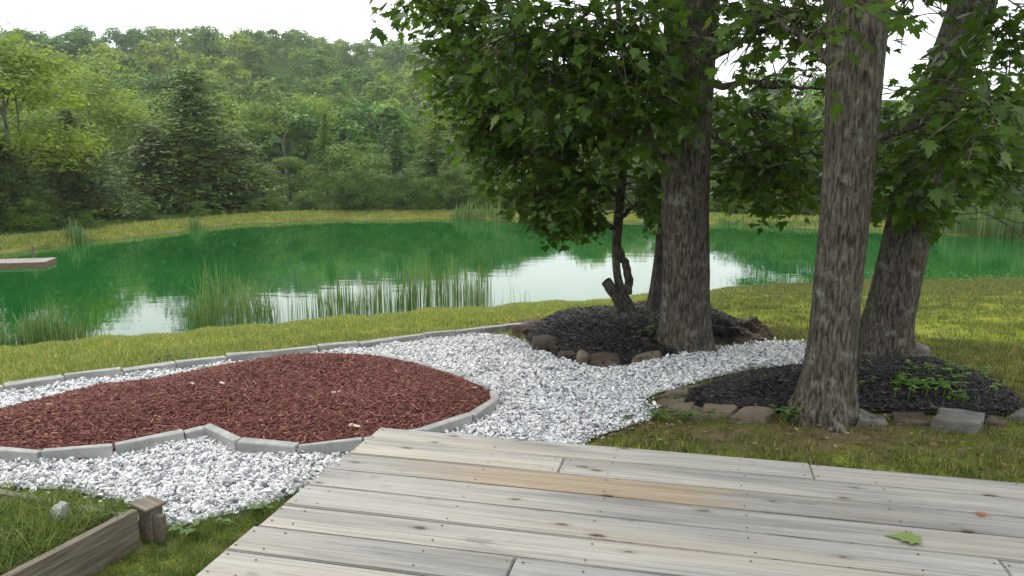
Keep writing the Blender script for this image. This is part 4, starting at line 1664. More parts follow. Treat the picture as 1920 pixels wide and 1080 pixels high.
def trunk_mesh(name, pxw, Y, parent, seed, seg=112, amp=0.05, freq=6.5, flare=0.35, sink=0.25, step=0.04, mat='bark', zmax=None, lobes=5):
    """pxw: [(px, py, width_px)] from the foot up, in the vertical plane at distance Y"""
    P, Rr = [], []
    for a, b, w in pxw:
        q = on_y(a, b, Y)
        P.append(np.array(q))
        Rr.append(w / FPX * (Y * _cf) / 2)
    P = [P[0] - np.array([0, 0, sink])] + P
    Rr = [Rr[0]] + Rr
    P2 = catmull(P, 12)
    R2 = catmull([[r, 0, 0] for r in Rr], 12)[:, 0]
    # even spacing
    L = np.concatenate([[0], np.cumsum(np.linalg.norm(np.diff(P2, axis=0), axis=1))])
    m = int(L[-1] / step)
    l2 = np.linspace(0, L[-1], m)
    path = np.column_stack([np.interp(l2, L, P2[:, k]) for k in range(3)])
    rad = np.interp(l2, L, R2)
    th = np.linspace(0, 2 * np.pi, seg, endpoint=False)
    TH, HH = np.meshgrid(th, l2)
    rn = ridge_noise(TH, HH, seed, freq)
    fl = flare * np.exp(-np.maximum(l2 - sink, 0) / 0.22)[:, None] * (0.6 + 0.55 * np.cos(lobes * th + seed)[None, :])
    rr = rad[:, None] * (1 + fl + amp * rn)
    v, q = tube_arrays(path, rr, seg)
    root = np.array(parent.location)
    o = mesh_np(name, v - root, q, M[mat], parent, None, True)
    return o, path, rad


def limb(acc, a, b, r0, r1, sag=0.1, seg=8, n=10, wig=0.05, seed=0):
    a, b = np.asarray(a, float), np.asarray(b, float)
    t = np.linspace(0, 1, n)
    p = a + (b - a) * t[:, None]
    L = np.linalg.norm(b - a)
    p[:, 2] += sag * L * np.sin(np.pi * t) * 0.5
    for k in range(1, n - 1):
        p[k] += wig * L * np.array(noise.noise_vector(Vector((k * 0.9 + seed * 7, seed, 1.5)))) * 0.5
    v, q = tube_arrays(p, r0 + (r1 - r0) * t ** 0.8, seg)
    acc.add(v, q)
    return p


def spray(center, rad, n_tw, n_lf, size, out, twigs):
    """leafy twigs filling an ellipsoid: appends (pos, rot, size) to out"""
    c, rad = np.asarray(center, float), np.asarray(rad, float)
    for _ in range(int(n_tw * 1.12 + 0.5)):
        d = RNG.normal(0, 1, 3)
        d /= np.linalg.norm(d)
        s = c + d * rad * RNG.uniform(0.0, 0.75)
        dirv = d * np.array([1, 1, 0.4]) + RNG.normal(0, 0.35, 3)
        dirv[2] -= 0.25
        dirv /= np.linalg.norm(dirv)
        L = RNG.uniform(0.25, 0.55)
        pts = []
        for k in range(n_lf):
            t = (k + 0.6) / n_lf
            p = s + dirv * L * t + np.array([0, 0, -0.22 * L * t * t])
            pts.append(p)
            side = 1 if k % 2 else -1
            yaw = math.atan2(dirv[1], dirv[0]) - math.pi / 2 + side * RNG.uniform(0.3, 1.3)
            pit = RNG.normal(-0.45, 0.45)
            rol = RNG.normal(0, 0.45)
            out.append((p + RNG.normal(0, 0.03, 3), yaw, pit, rol, size * RNG.uniform(0.5, 1.25)))
        twigs.append((s, pts[-1]))


# how low the branches hang, along the picture
LIM_X = [0, 730, 800, 850, 940, 1000, 1040, 1130, 1146, 1192, 1204, 1240, 1252, 1330, 1345, 1420, 1540, 1640, 1700, 1760, 1810, 1920]
LIM_Y = [60, 90, 210, 300, 395, 440, 450, 440, 300, 290, 430, 425, 275, 265, 395, 405, 400, 395, 425, 430, 385, 380]


def crown_build(parent, leaves, n_parts, twigs, mat=None):
    root = np.array(parent.location)
    P = np.array([l[0] for l in leaves])
    yaw, pit, rol, sz = (np.array([l[k] for l in leaves]) for k in (1, 2, 3, 4))
    rot = rot_z(yaw) @ rot_x(pit) @ rot_y(rol)
    # the leaves that show largest become parts of their own
    depth = P[:, 1] * _cf - (P[:, 2] - CAM_Z) * _sf
    sx = 960 + FPX * P[:, 0] / depth
    up = P[:, 1] * _sf + (P[:, 2] - CAM_Z) * _cf
    sy = 540 - FPX * up / depth
    vis = (sx > 0) & (sx < 1920) & (sy > 0) & (sy < 1080)
    score = np.where(vis, sz / depth * np.abs(np.einsum('ni,ni->n', rot[:, :, 2], P / np.linalg.norm(P, axis=1)[:, None])), 0)
    lim = np.interp(sx, LIM_X, LIM_Y) + RNG.normal(0, 16, len(P))
    prune = vis & (sy > lim)
    score = np.where(prune, 0, score)
    order = np.argsort(-score)
    big = order[:n_parts]
    big = big[score[big] > 0]
    rest = np.setdiff1d(np.where(~prune)[0], big)
    v, f = scatter(LEAF_V, LEAF_F[:, ::-1], P[rest] - root, rot[rest], sz[rest][:, None] * np.column_stack([RNG.uniform(0.8, 1.15, len(rest)), RNG.uniform(0.85, 1.15, len(rest)), RNG.uniform(-0.6, 2.6, len(rest))]))
    crown = mesh_np('crown', v, f, M['maple'], parent)
    for i in big:
        o = bpy.data.objects.new('leaf', me_leaf)
        m = Matrix([list(rot[i][k]) + [P[i][k] - root[k]] for k in range(3)] + [[0, 0, 0, 1]])
        o.parent = crown
        o.matrix_basis = m @ Matrix.Scale(sz[i], 4)
        C.objects.link(o)
    acc = Acc()
    for a, b in twigs:
        dp = b[1] * _cf - (b[2] - CAM_Z) * _sf
        tx = 960 + FPX * b[0] / dp
        ty = 540 - FPX * (b[1] * _sf + (b[2] - CAM_Z) * _cf) / dp
        if 0 < tx < 1920 and ty > float(np.interp(tx, LIM_X, LIM_Y)) - 12:
            continue                                     # pruned with its leaves
        m = (np.asarray(a) + np.asarray(b)) / 2 + np.array([0, 0, 0.02])
        tv, tq = tube_arrays(np.array([a, m, b]) - root, [0.006, 0.004, 0.002], 4)
        acc.add(tv, tq)
    acc.build('twigs', M['bark'], parent)['kind'] = 'stuff'
    return crown


def near_tree(name, label, pxw, clumps, limbs, top, seed, n_parts, Y=None, **kw):
    """clumps: (px, py, rx_px, ry_px, Y, twigs); top: (cx, cy, cz, rx, ry, rz, twigs) clumps above the frame, relative to the foot"""
    foot = top_at(pxw[0][0], pxw[0][1])
    Y = Y or foot.y + 0.12
    root = empty(name, (on_y(pxw[0][0], pxw[0][1], Y).x, Y, foot.z))
    tag(root, label, 'tree')
    tr, path, rad = trunk_mesh('trunk', pxw, Y, root, seed, **kw)
    leaves, twigs = [], []
    R0 = np.array(root.location)

    def trunk_pt(z):
        i = int(np.argmin(np.abs(path[:, 2] - z)))
        return path[i], rad[i]
    for (px, py, rx, ry, cy, nt) in clumps:
        c = on_y(px, py, cy)
        k = cy / FPX
        spray(c, (rx * k, max(rx * k * 0.6, 0.25), ry * k), nt, 6, 0.112, leaves, twigs)
    for (x, y, z, rx, ry, rz, nt) in top:
        spray(R0 + np.array([x, y, z]), (rx, ry, rz), int(nt * 1.6), 6, 0.135, leaves, twigs)
    for (pa, pb, Yb, r0, r1, sag) in limbs:
        qa = on_y(pa[0], pa[1], Y)
        qb = on_y(pb[0], pb[1], Yb)
        acc = Acc()
        p = limb(acc, np.array(qa) - R0, np.array(qb) - R0, r0, r1, sag, 8, 12, 0.10, random.random() * 9)
        for k in range(4, 12 if r1 < 0.02 else 4, 2):    # side shoots
            e = p[k] + np.array([random.uniform(-0.7, 0.7), random.uniform(-0.6, 0.6), random.uniform(-0.15, 0.45)])
            limb(acc, p[k], e, r0 * 0.4 * (1 - k / 14), 0.004, 0.1, 5, 6, 0.12, random.random() * 9)
        acc.build('branch', M['bark'], root, True)
    # scaffold limbs up into the crown above the picture
    for (x, y, z, rx, ry, rz, nt) in top:
        zt = R0[2] + z - max(0.8, math.hypot(x, y) * 0.6)
        a, ra = trunk_pt(zt)
        acc = Acc()
        limb(acc, a - R0, np.array([x, y, z]), min(ra * 0.5, 0.07), 0.012, 0.15, 7, 10, 0.08, random.random() * 9)
        acc.build('branch', M['bark'], root, True)
    crown_build(root, leaves, n_parts, twigs)
    return root


# foot positions: tallest trunk, scarred trunk, leaning trunk, hooked small tree, thin dark trunk
F1, F2, F3, F4, F5 = top_at(1282, 662), top_at(1540, 792), top_at(1655, 680), top_at(1180, 592), top_at(1224, 592)
print('FEET', [tuple(round(c, 2) for c in f) for f in (F1, F2, F3, F4, F5)])
Y1, Y2, Y3, Y4, Y5 = F1.y, F2.y, F3.y, F4.y, F5.y

near_tree('oak_tree', 'tallest thick furrowed trunk rising from the black mulch mound',
          [(1282, 664, 96), (1284, 600, 90), (1286, 500, 86), (1285, 380, 86), (1287, 250, 88), (1292, 120, 92), (1298, 0, 96), (1305, -180, 90), (1312, -420, 76), (1318, -700, 55), (1322, -1000, 26)],
          [(1010, 60, 130, 70, Y1 - 0.6, 60), (1130, 40, 120, 80, Y1 - 0.9, 60), (1180, 140, 90, 80, Y1 - 0.7, 60), (1215, 235, 60, 60, Y1 - 0.5, 34), (1262, 200, 40, 60, Y1 - 0.7, 16),
           (1250, 70, 50, 60, Y1 - 0.8, 18), (1400, 10, 90, 30, Y1 - 0.4, 22), (1400, 215, 70, 50, Y1 + 0.3, 26), (1390, 300, 60, 50, Y1 + 0.2, 26), (900, 20, 110, 50, Y1 + 0.2, 45), (800, 10, 60, 25, Y1 + 0.5, 12),
           (1470, 150, 60, 20, Y1 + 0.3, 6), (1060, 160, 90, 60, Y1 - 0.4, 45), (960, 130, 90, 60, Y1, 40), (870, 110, 60, 50, Y1 + 0.3, 22), (790, -5, 70, 30, Y1 + 0.3, 22), (1480, 25, 70, 25, Y1, 18), (1240, 20, 60, 30, Y1 - 0.3, 14), (1420, 90, 50, 18, Y1 + 0.2, 6)],
          [((1243, 300), (1080, 200), Y1 - 0.5, 0.05, 0.012, 0.2), ((1250, 190), (950, 90), Y1, 0.05, 0.012, 0.2), ((1330, 110), (1480, 40), Y1 - 0.3, 0.045, 0.012, 0.1),
           ((1330, 155), (1560, 165), Y1 + 0.1, 0.035, 0.010, 0.0), ((1325, 250), (1420, 300), Y1 + 0.2, 0.025, 0.008, 0.0)],
          [(-1.8, 0.3, 4.6, 1.5, 1.3, 0.8, 90), (1.0, -0.6, 5.2, 1.4, 1.4, 0.9, 80), (-0.3, 1.2, 5.8, 1.6, 1.4, 0.9, 80), (0.2, -1.5, 4.9, 1.5, 1.2, 0.8, 70), (0.3, 0.0, 7.6, 1.6, 1.6, 1.2, 90), (-2.6, -0.6, 5.6, 1.3, 1.2, 0.8, 60), (-1.2, -1.4, 6.4, 1.4, 1.2, 0.9, 60)],
          3.7, 300)
near_tree('oak_tree', 'near trunk with brown scar standing in front edge of black bed',
          [(1540, 797, 116), (1547, 745, 98), (1560, 640, 88), (1572, 520, 86), (1586, 380, 88), (1596, 240, 92), (1603, 120, 98), (1610, 0, 104), (1625, -250, 98), (1640, -600, 84), (1655, -1000, 66), (1665, -1500, 34)],
          [(1450, 20, 90, 40, Y2 + 0.5, 24), (1690, 0, 60, 30, Y2 + 0.6, 13), (1850, 60, 50, 40, Y2 + 0.5, 12), (1510, 10, 60, 25, Y2 + 0.6, 9), (1860, 190, 90, 50, Y2 - 0.2, 26), (1770, 240, 90, 40, Y2 + 0.3, 26), (1600, 5, 90, 20, Y2 - 0.5, 8), (1890, 30, 60, 50, Y2 + 0.4, 20), (1540, 60, 60, 35, Y2 + 0.8, 12),
           (1860, 300, 70, 40, Y2 + 0.5, 20)],
          [((1640, 265), (1850, 205), Y2 - 0.1, 0.022, 0.008, 0.1), ((1560, 120), (1420, 20), Y2 + 0.4, 0.03, 0.01, 0.1), ((1640, 60), (1720, 30), Y2 + 0.5, 0.025, 0.01, 0.0)],
          [(1.0, 0.4, 3.9, 1.2, 1.0, 0.6, 50), (-1.0, 0.5, 4.1, 1.2, 1.0, 0.6, 50), (0.2, -1.0, 4.6, 1.4, 1.1, 0.7, 50), (0.2, 0.2, 6.0, 1.5, 1.5, 1.0, 80), (2.0, 0.2, 4.6, 1.0, 1.0, 0.6, 40)],
          9.1, 300, amp=0.038, freq=5.0, flare=0.5)
near_tree('oak_tree', 'trunk leaning right behind the black bed and its seedlings',
          [(1655, 682, 96), (1662, 620, 88), (1675, 560, 84), (1692, 480, 82), (1712, 390, 78), (1736, 280, 76), (1768, 170, 76), (1806, 60, 76), (1834, -30, 76), (1905, -280, 68), (1970, -600, 52), (2010, -900, 24)],
          [(1700, 340, 60, 50, Y3 - 0.3, 26), (1830, 340, 90, 50, Y3 + 0.2, 40), (1890, 110, 50, 70, Y3 - 0.2, 24), (1480, 300, 60, 70, Y3 + 0.5, 34), (1490, 375, 60, 25, Y3 + 0.2, 18), (1730, 405, 60, 25, Y3 - 0.3, 18), (1700, 240, 60, 50, Y3 + 0.3, 26),
           (1880, 260, 60, 60, Y3 + 0.3, 26), (1560, 250, 60, 60, Y3 + 0.6, 22), (1670, 210, 40, 30, Y3 + 0.5, 7), (1790, 130, 40, 40, Y3 - 0.4, 10), (1735, 290, 55, 50, Y3 - 0.6, 18), (1715, 380, 45, 35, Y3 - 0.6, 12), (1760, 220, 50, 40, Y3 - 0.6, 12), (1840, 400, 60, 25, Y3, 10)],
          [((1735, 270), (1650, 270), Y3 - 0.3, 0.025, 0.008, 0.0), ((1770, 165), (1890, 80), Y3 - 0.2, 0.03, 0.01, 0.1), ((1712, 390), (1800, 420), Y3 - 0.3, 0.015, 0.006, 0.0), ((1725, 320), (1500, 290), Y3 + 0.5, 0.03, 0.008, 0.1)],
          [(1.2, 0.3, 4.6, 1.3, 1.2, 0.8, 60), (2.2, -0.4, 5.2, 1.3, 1.2, 0.8, 60), (1.6, 0.5, 6.6, 1.5, 1.4, 1.0, 80), (0.0, 0.8, 5.0, 1.2, 1.1, 0.7, 50)],
          14.4, 300, amp=0.05, flare=0.5)
near_tree('maple_tree', 'small low crowned tree with crooked hooked stem at the lawn edge',
          [(1182, 594, 26), (1172, 564, 20), (1160, 530, 16), (1155, 490, 15), (1157, 440, 18), (1162, 380, 18), (1168, 310, 17), (1172, 220, 15), (1170, 120, 13), (1160, 20, 11), (1150, -100, 7)],
          [(1050, 405, 95, 35, Y4 - 0.6, 70), (1105, 385, 60, 35, Y4 - 0.7, 34), (1232, 392, 30, 35, Y4 - 0.5, 16), (1000, 360, 70, 40, Y4 - 0.4, 50), (1210, 345, 60, 60, Y4 - 0.5, 44), (1090, 335, 90, 50, Y4 - 0.6, 70), (980, 280, 90, 60, Y4, 80), (1080, 240, 110, 70, Y4 - 0.3, 90),
           (900, 235, 80, 60, Y4 + 0.3, 70), (860, 160, 70, 60, Y4 + 0.3, 50), (950, 170, 100, 60, Y4, 80), (1060, 130, 110, 70, Y4, 80), (1180, 200, 80, 80, Y4 - 0.4, 60), (930, 70, 110, 50, Y4, 60), (1200, 90, 80, 70, Y4 + 0.2, 50), (850, 60, 60, 40, Y4 + 0.4, 22)],
          [((1158, 430), (1040, 400), Y4 - 0.5, 0.035, 0.01, 0.1), ((1164, 370), (960, 280), Y4, 0.035, 0.01, 0.1), ((1168, 300), (900, 180), Y4 + 0.2, 0.03, 0.01, 0.1), ((1160, 410), (1220, 370), Y4 - 0.5, 0.03, 0.01, 0.1),
           ((1180, 586), (1136, 527), Y4 - 0.05, 0.075, 0.058, -0.05), ((1176, 552), (1180, 520), Y4 + 0.02, 0.05, 0.045, 0.0), ((1180, 524), (1158, 462), Y4, 0.045, 0.04, 0.1)],
          [(-1.0, 0.2, 4.6, 1.6, 1.4, 0.9, 80), (0.4, 0.4, 5.0, 1.4, 1.4, 0.9, 70)],
          21.2, 300, seg=28, amp=0.04, freq=2.0, step=0.06)
near_tree('maple_tree', 'thin dark trunk half hidden behind the tallest trunk',
          [(1224, 592, 28), (1231, 540, 24), (1240, 460, 22), (1246, 380, 21), (1252, 280, 19), (1258, 150, 17), (1264, 0, 14), (1268, -150, 9)],
          [(1400, 250, 80, 60, Y5, 60), (1430, 340, 80, 45, Y5 - 0.3, 55), (1350, 330, 60, 50, Y5 - 0.3, 40), (1490, 250, 80, 45, Y5 + 0.2, 34), (1240, 330, 50, 60, Y5 - 0.8, 34), (1380, 200, 60, 30, Y5, 16), (1520, 330, 60, 50, Y5, 34), (1215, 420, 30, 25, Y5 - 0.3, 14)],
          [((1250, 330), (1420, 300), Y5, 0.03, 0.01, 0.1), ((1253, 270), (1480, 220), Y5, 0.03, 0.01, 0.1), ((1246, 380), (1215, 410), Y5 - 0.3, 0.02, 0.01, 0.0)],
          [(0.5, 0.3, 4.6, 1.4, 1.3, 0.8, 60)],
          30.7, 250, seg=24, amp=0.05, freq=2.0, step=0.08)


# ------------------------------------------------------------------ woods beyond the pond
def leaf_cards(P, N, size, aspect, rs):
    """irregular four cornered leaf clumps at P facing N"""
    n = len(P)
    r = rs.normal(0, 1, (n, 3))
    u = np.cross(N, r)
    u /= np.linalg.norm(u, axis=1)[:, None] + 1e-9
    w = np.cross(N, u)
    a = size * rs.uniform(0.6, 1.25, n)
    b = a * aspect * rs.uniform(0.7, 1.2, n)
    k = []
    for su, sw in ((-1, -0.2), (-0.1, -1), (1, 0.15), (0.15, 1)):
        k.append(P + u * (a * su * rs.uniform(0.75, 1.2, n))[:, None] + w * (b * sw * rs.uniform(0.75, 1.2, n))[:, None] + N * (a * rs.uniform(-0.15, 0.15, n))[:, None])
    v = np.stack(k, 1).reshape(-1, 3)
    f = np.arange(4 * n).reshape(n, 4)
    return v, f


def round_crown(seed, n, size, H=10.0, base=0.22, W=0.42, lobes=26, shape=1.0, jit=0.38, br=(0.09, 0.17)):
    rs = np.random.default_rng(seed)
    cz, hz = H * (base + 1) / 2, H * (1 - base) / 2
    rx = H * W
    B, Br = [], []
    while len(B) < lobes:
        d = rs.uniform(-1, 1, 3)
        if np.linalg.norm(d) < 1 and np.linalg.norm(d) > 0.35:
            d *= np.array([1, 1, 1])
            tap = 1 - 0.35 * max(0, d[2]) * shape
            B.append(np.array([d[0] * rx * tap, d[1] * rx * tap, cz + d[2] * hz]) * 0.86 + np.array([0, 0, 0.07 * H]))
            Br.append(H * rs.uniform(*br))
    B, Br = np.array(B), np.array(Br)
    i = rs.integers(0, lobes, n)
    d = rs.normal(0, 1, (n, 3))
    d /= np.linalg.norm(d, axis=1)[:, None]
    d[:, 2] = np.where(d[:, 2] < -0.3, -d[:, 2] * 0.6, d[:, 2])
    P = B[i] + d * (Br[i] * rs.uniform(0.55, 1.12, n))[:, None]
    N = d + rs.normal(0, jit, (n, 3)) + np.array([0, 0, 0.3])
    N /= np.linalg.norm(N, axis=1)[:, None]
    v, f = leaf_cards(P, N, size, 0.7, rs)
    return v, f, B


def conifer_crown(seed, n_wh, size, H=10.0, W=0.30, base=0.05, tip=1.0, ragged=0.25):
    rs = np.random.default_rng(seed)
    P, N, dirs = [], [], []
    for k in range(n_wh):
        t = k / n_wh
        z = H * (base + (0.99 - base) * t)
        R = H * W * (1 - t) ** tip * (0.9 + 0.2 * rs.random()) + 0.12
        nb = max(4, int(11 * (1 - 0.5 * t)))
        a0 = rs.uniform(0, 6.28)
        for j in range(nb):
            a = a0 + j * 6.283 / nb + rs.normal(0, 0.2)
            L = R * rs.uniform(1 - ragged * 1.6, 1 + ragged * 0.4)
            m = max(3, int(L / size * 2.6))
            for q in range(m):
                u = (q + rs.random()) / m
                r = L * (0.15 + 0.85 * u)
                side = rs.normal(0, 0.16) * L * u
                x = math.cos(a) * r - math.sin(a) * side
                y = math.sin(a) * r + math.cos(a) * side
                zz = z + 0.10 * L * math.sin(u * 2.4) - 0.30 * L * u * u + rs.normal(0, 0.06)
                P.append((x, y, zz))
                N.append((math.cos(a) * 0.6 + rs.normal(0, 0.6), math.sin(a) * 0.6 + rs.normal(0, 0.6), 0.9))
    P, N = np.array(P), np.array(N)
    N /= np.linalg.norm(N, axis=1)[:, None]
    v, f = leaf_cards(P, N, size, 0.42, rs)
    return v, f


def far_trunk(B, H, r0, rs_seed, lean=0.0):
    acc = Acc()
    rs = random.Random(rs_seed)
    top = np.array([lean * H, 0, H * 0.82])
    p = np.array([[0, 0, -0.4], [lean * H * 0.2, 0, H * 0.2], [lean * H * 0.5 + rs.uniform(-0.1, 0.1), rs.uniform(-0.1, 0.1), H * 0.5], top])
    v, f = tube_arrays(catmull(p, 4), np.linspace(r0, r0 * 0.25, 13), 8)
    acc.add(v, f)
    if B is not None:
        for b in B[::3]:
            z0 = max(H * 0.18, b[2] - 0.5 * math.hypot(b[0], b[1]) - 0.4)
            s = np.array([lean * z0, 0, z0])
            v, f = tube_arrays(np.array([s, (s + b) / 2 + np.array([0, 0, 0.15]), b]), [r0 * 0.4, r0 * 0.25, r0 * 0.1], 5)
            acc.add(v, f)
    return acc


def proto(kind, seed):
    """(crown mesh, trunk mesh) for a tree ten metres tall"""
    if kind == 'hemlock':
        v, f = conifer_crown(seed, 66, 0.105, 10, 0.30, 0.02, 0.62, 0.38)
        B, mat, bark = None, M['hemlock'], M['far_bark']
    elif kind == 'slim':
        v, f = conifer_crown(seed, 40, 0.16, 10, 0.21, 0.10, 0.9, 0.4)
        B, mat, bark = None, M['belt_mid'], M['far_bark']
    elif kind == 'bright':
        v, f, B = round_crown(seed, 12000, 0.095, 10, 0.12, 0.34, 40)
        mat, bark = M['belt_bright'], M['pale_bark']
    elif kind == 'mid':
        v, f, B = round_crown(seed, 10000, 0.11, 10, 0.06, 0.40, 36)
        mat, bark = M['belt_mid'], M['far_bark']
    c = mesh_np('crown', v, f, mat)
    t = far_trunk(B, 10, 0.17, seed).build('trunk', bark, None, True)
    C.objects.unlink(c)
    C.objects.unlink(t)
    return c.data, t.data


PROTO = {}
for kd, ns in (('hemlock', 3), ('slim', 2), ('bright', 3), ('mid', 3)):
    PROTO[kd] = [proto(kd, 100 + 17 * i + len(kd)) for i in range(ns)]


def belt_tree(kind, var, px, ytop, wpx, dist, name, label, group=None, rz=None, lean=0.0):
    d = ray(px, 380)
    h = math.hypot(d.x, d.y)
    x, y = d.x / h * dist, d.y / h * dist
    z = tz(x, y)
    e = ray(px, ytop)
    zt = CAM_Z + e.z / math.hypot(e.x, e.y) * dist
    H = zt - z
    c, t = PROTO[kind][var]
    root = empty(name, (x, y, z), random.uniform(0, 6.28) if rz is None else rz)
    tag(root, label, 'tree', group)
    natw = {'hemlock': 6.0, 'slim': 4.2, 'bright': 7.2, 'mid': 8.4}[kind]
    s = H / 10
    sw = (wpx / FPX * dist) / natw
    for nm, me in (('crown', c), ('trunk', t)):
        o = bpy.data.objects.new(nm, me)
        o.parent = root
        C.objects.link(o)
        o.scale = (sw, sw, s) if nm == 'crown' else (max(s, 0.8), max(s, 0.8), s)
    root.rotation_euler[1] = lean
    return root


G1 = 'trees standing on the far bank'
belt_tree('bright', 0, 30, 48, 330, 50, 'leafy_tree', 'tallest bright yellow green tree at the left edge of the picture')
belt_tree('hemlock', 0, 140, 200, 250, 54, 'hemlock_tree', 'dark hemlock on far left bank before the bright leafy tree')
belt_tree('hemlock', 1, 5, 250, 190, 48, 'hemlock_tree', 'dark hemlock at the left edge behind the dock')
belt_tree('hemlock', 2, 372, 126, 335, 60, 'hemlock_tree', 'biggest dark hemlock on the far bank, broad and conical')
belt_tree('hemlock', 0, 290, 230, 190, 61, 'hemlock_tree', 'dark hemlock tucked at left flank of the biggest hemlock')
belt_tree('hemlock', 1, 455, 250, 170, 62, 'hemlock_tree', 'dark hemlock tucked at right flank of the biggest hemlock')
belt_tree('bright', 1, 185, 125, 260, 80, 'leafy_tree', 'bright leafy tree between left edge tree and biggest hemlock')
belt_tree('bright', 2, 255, 190, 170, 86, 'leafy_tree', 'bright leafy tree showing left of the biggest hemlock')
belt_tree('bright', 0, 505, 195, 150, 92, 'leafy_tree', 'pale bright tree right behind the biggest hemlock')
belt_tree('bright', 1, 580, 180, 170, 98, 'leafy_tree', 'pale bright tree in the middle gap below the hill')
belt_tree('mid', 0, 545, 285, 130, 64, 'leafy_tree', 'dark bushy tree at right foot of the biggest hemlock')
belt_tree('mid', 1, 660, 258, 200, 66, 'leafy_tree', 'round dark green tree in the middle of the far bank')
belt_tree('slim', 0, 615, 210, 90, 70, 'conifer_tree', 'slim dark conifer behind the round dark green tree')
belt_tree('slim', 1, 745, 240, 110, 74, 'conifer_tree', 'slim conifer right of the round dark green tree')
belt_tree('slim', 0, 818, 225, 150, 68, 'conifer_tree', 'feathery light green conifer left of the hanging oak foliage')
belt_tree('mid', 2, 720, 200, 170, 100, 'leafy_tree', 'soft green tree behind the slim conifers')
belt_tree('bright', 2, 690, 205, 150, 108, 'leafy_tree', 'pale tree high behind the round dark green tree')
belt_tree('mid', 0, 895, 215, 170, 74, 'leafy_tree', 'dark tree beside the thin pale trunk on the far bank')
FAR_LABELS = ['far bank tree behind left edge of the hanging oak foliage', 'far bank tree behind the middle of the hanging foliage', 'far bank tree behind the hooked small stem',
              'far hemlock behind the tallest trunk', 'far bank tree just right of the tallest trunk', 'far bank tree midway between tallest and scarred trunks', 'far bank tree just left of the scarred trunk',
              'far hemlock just right of the scarred trunk', 'far bank tree behind the leaning trunk', 'far bank tree above reed bed just right of leaning trunk', 'taller yellow green far tree at the right edge',
              'dark far tree above the reed bed by right edge', 'far tree at the right border above the reeds', 'pale leafy tree above the feathery conifer', 'mid green tree above left end of hanging foliage']
for i, (px, yt, w, ds, kd, vr) in enumerate([(985, 235, 180, 78, 'mid', 1), (1075, 250, 190, 80, 'mid', 2), (1165, 255, 180, 82, 'mid', 0), (1255, 262, 170, 82, 'hemlock', 0), (1350, 250, 190, 82, 'mid', 1),
                                             (1445, 200, 190, 66, 'mid', 2), (1530, 215, 170, 64, 'mid', 0), (1620, 210, 190, 64, 'hemlock', 1), (1710, 200, 200, 62, 'mid', 1), (1800, 190, 190, 60, 'mid', 2),
                                             (1890, 150, 200, 66, 'bright', 0), (1900, 240, 180, 56, 'mid', 0), (1990, 200, 200, 58, 'mid', 1), (830, 175, 160, 95, 'bright', 1), (940, 180, 160, 95, 'mid', 2)]):
    belt_tree(kd, vr, px, yt, w, ds, 'hemlock_tree' if kd == 'hemlock' else 'leafy_tree', FAR_LABELS[i], 'far trees behind the near oaks')
# low bushes that close the foot of the wood
for i in range(58):
    px = -60 + i * 36 + random.uniform(-16, 16)
    if px < 500 and i % 3:
        continue
    R2 = float(np.interp(math.atan2(ray(px, 380).x, ray(px, 380).y), FT, FR))
    belt_tree('mid', i % 3, px, 0, 10, R2 + random.uniform(3.6, 6.5), 'bush', 'low dark bush at the foot of the far wood', 'bushes along the foot of the far wood')
    b = bpy.data.objects[-1] if False else None
for o in [q for q in C.objects if q.name.split('.')[0] == 'bush']:
    s = random.uniform(0.2, 0.46) * (0.6 if o.location.x < -14 else 1.0)
    o['category'] = 'bush'
    for ch in o.children:
        ch.scale = (s * 1.25, s * 1.25, s)
        ch.location = (0, 0, -2.2 * s)


def pale_snag(name, label, pts, Yd, r0):
    acc = Acc()
    P = [on_y(a, b, Yd) for a, b in pts]
    base = P[0].copy()
    base.z = tz(base.x, base.y) - 0.2
    P = [base] + P
    c = np.array(P[0])
    v, f = tube_arrays(catmull([np.array(q) - c for q in P], 6), np.linspace(r0, r0 * 0.35, 6 * (len(P) - 1) + 1), 10)
    acc.add(v, f)
    for k in range(7):
        i = random.randint(2, len(P) - 1)
        s = np.array(P[i]) - c
        limb(acc, s, s + np.array([random.uniform(-1.4, 1.4), random.uniform(-1, 1), random.uniform(0.2, 1.2)]), r0 * 0.3, 0.01, 0.1, 5, 6, 0.1, k)
    o = acc.build(name, M['pale_bark' if r0 > 0.1 else 'far_bark'], None, True)
    o.location = c
    tag(o, label, 'tree')


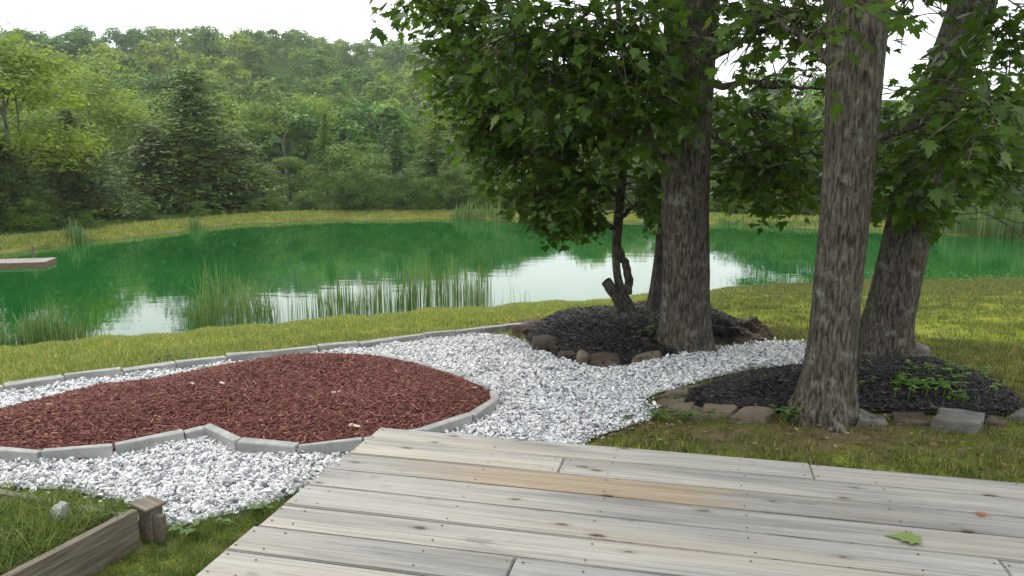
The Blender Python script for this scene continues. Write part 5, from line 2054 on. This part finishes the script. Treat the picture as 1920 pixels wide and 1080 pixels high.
pale_snag('bare_tree', 'leaning pale grey bare trunk at far left bank', [(70, 425), (58, 370), (45, 300), (36, 240), (28, 170)], on_z(70, 440, ZW + 0.4).y + 5.0, 0.10)
pale_snag('bare_tree', 'thin pale straight trunk left of the hanging oak foliage', [(871, 385), (870, 340), (869, 290), (868, 250)], 58, 0.07)
pale_snag('bare_tree', 'grey leafless tree between biggest hemlock and round tree', [(535, 300), (530, 270), (540, 240), (535, 215)], 68, 0.09)


# the hillside: every crown a tree of its own
def hill_mesh(seed):
    v, f, B = round_crown(seed, 1500, 0.34, 10, 0.10, 0.44, 15, 1.0, 0.28, (0.13, 0.23))
    tr = far_trunk(None, 10, 0.2, seed)
    tv, tf = np.concatenate(tr.v), np.concatenate(tr.f[4])
    nv = np.concatenate([v, tv])
    nf = np.concatenate([f, tf + len(v)])
    o = mesh_np('hillside_tree', nv, nf, [M['hill_leaf'], M['far_bark']], None, np.concatenate([np.zeros(len(f)), np.ones(len(tf))]))
    C.objects.unlink(o)
    return o.data


HM = [hill_mesh(500 + i) for i in range(5)]
spots = []
r0 = 92.0
while r0 < 400:
    n = int(round(math.radians(38) * r0 / (4.6 + 0.0145 * r0)))
    for k in range(n):
        spots.append((-37 + 38 * (k + random.uniform(0.1, 0.9)) / n, r0 * random.uniform(0.96, 1.05)))
    n = int(round(math.radians(37) * r0 / (14.0 + 0.06 * r0)))
    for k in range(n):
        spots.append((1 + 37 * (k + random.uniform(0.1, 0.9)) / n, r0 * random.uniform(0.96, 1.05)))
    r0 *= 1.128
for k in range(44):
    spots.insert(0, (-37 + 41 * (k + random.uniform(0.2, 0.8)) / 44, random.uniform(366, 388)))
_rd = spots[44:]
random.shuffle(_rd)
spots = spots[:44] + _rd
print('HILL TREES', len(spots))
spots = spots[:300]
for t, r in spots:
    x, y = r * math.sin(R_(t)), r * math.cos(R_(t))
    o = bpy.data.objects.new('hillside_tree', random.choice(HM))
    C.objects.link(o)
    s = random.uniform(0.80, 1.22) * (0.80 + 0.0013 * r)
    if 365 < r < 389 and t < 4.5:
        s *= 0.95
    o.location = (x, y, tz(x, y) - (1.3 if r < 330 else 3.2) * s)
    o.scale = (s * random.uniform(0.9, 1.25), s * random.uniform(0.9, 1.25), s)
    o.rotation_euler = (0, 0, random.uniform(0, 6.28))
    tag(o, 'leafy tree in the wood covering the hill', 'tree', 'trees covering the hillside')
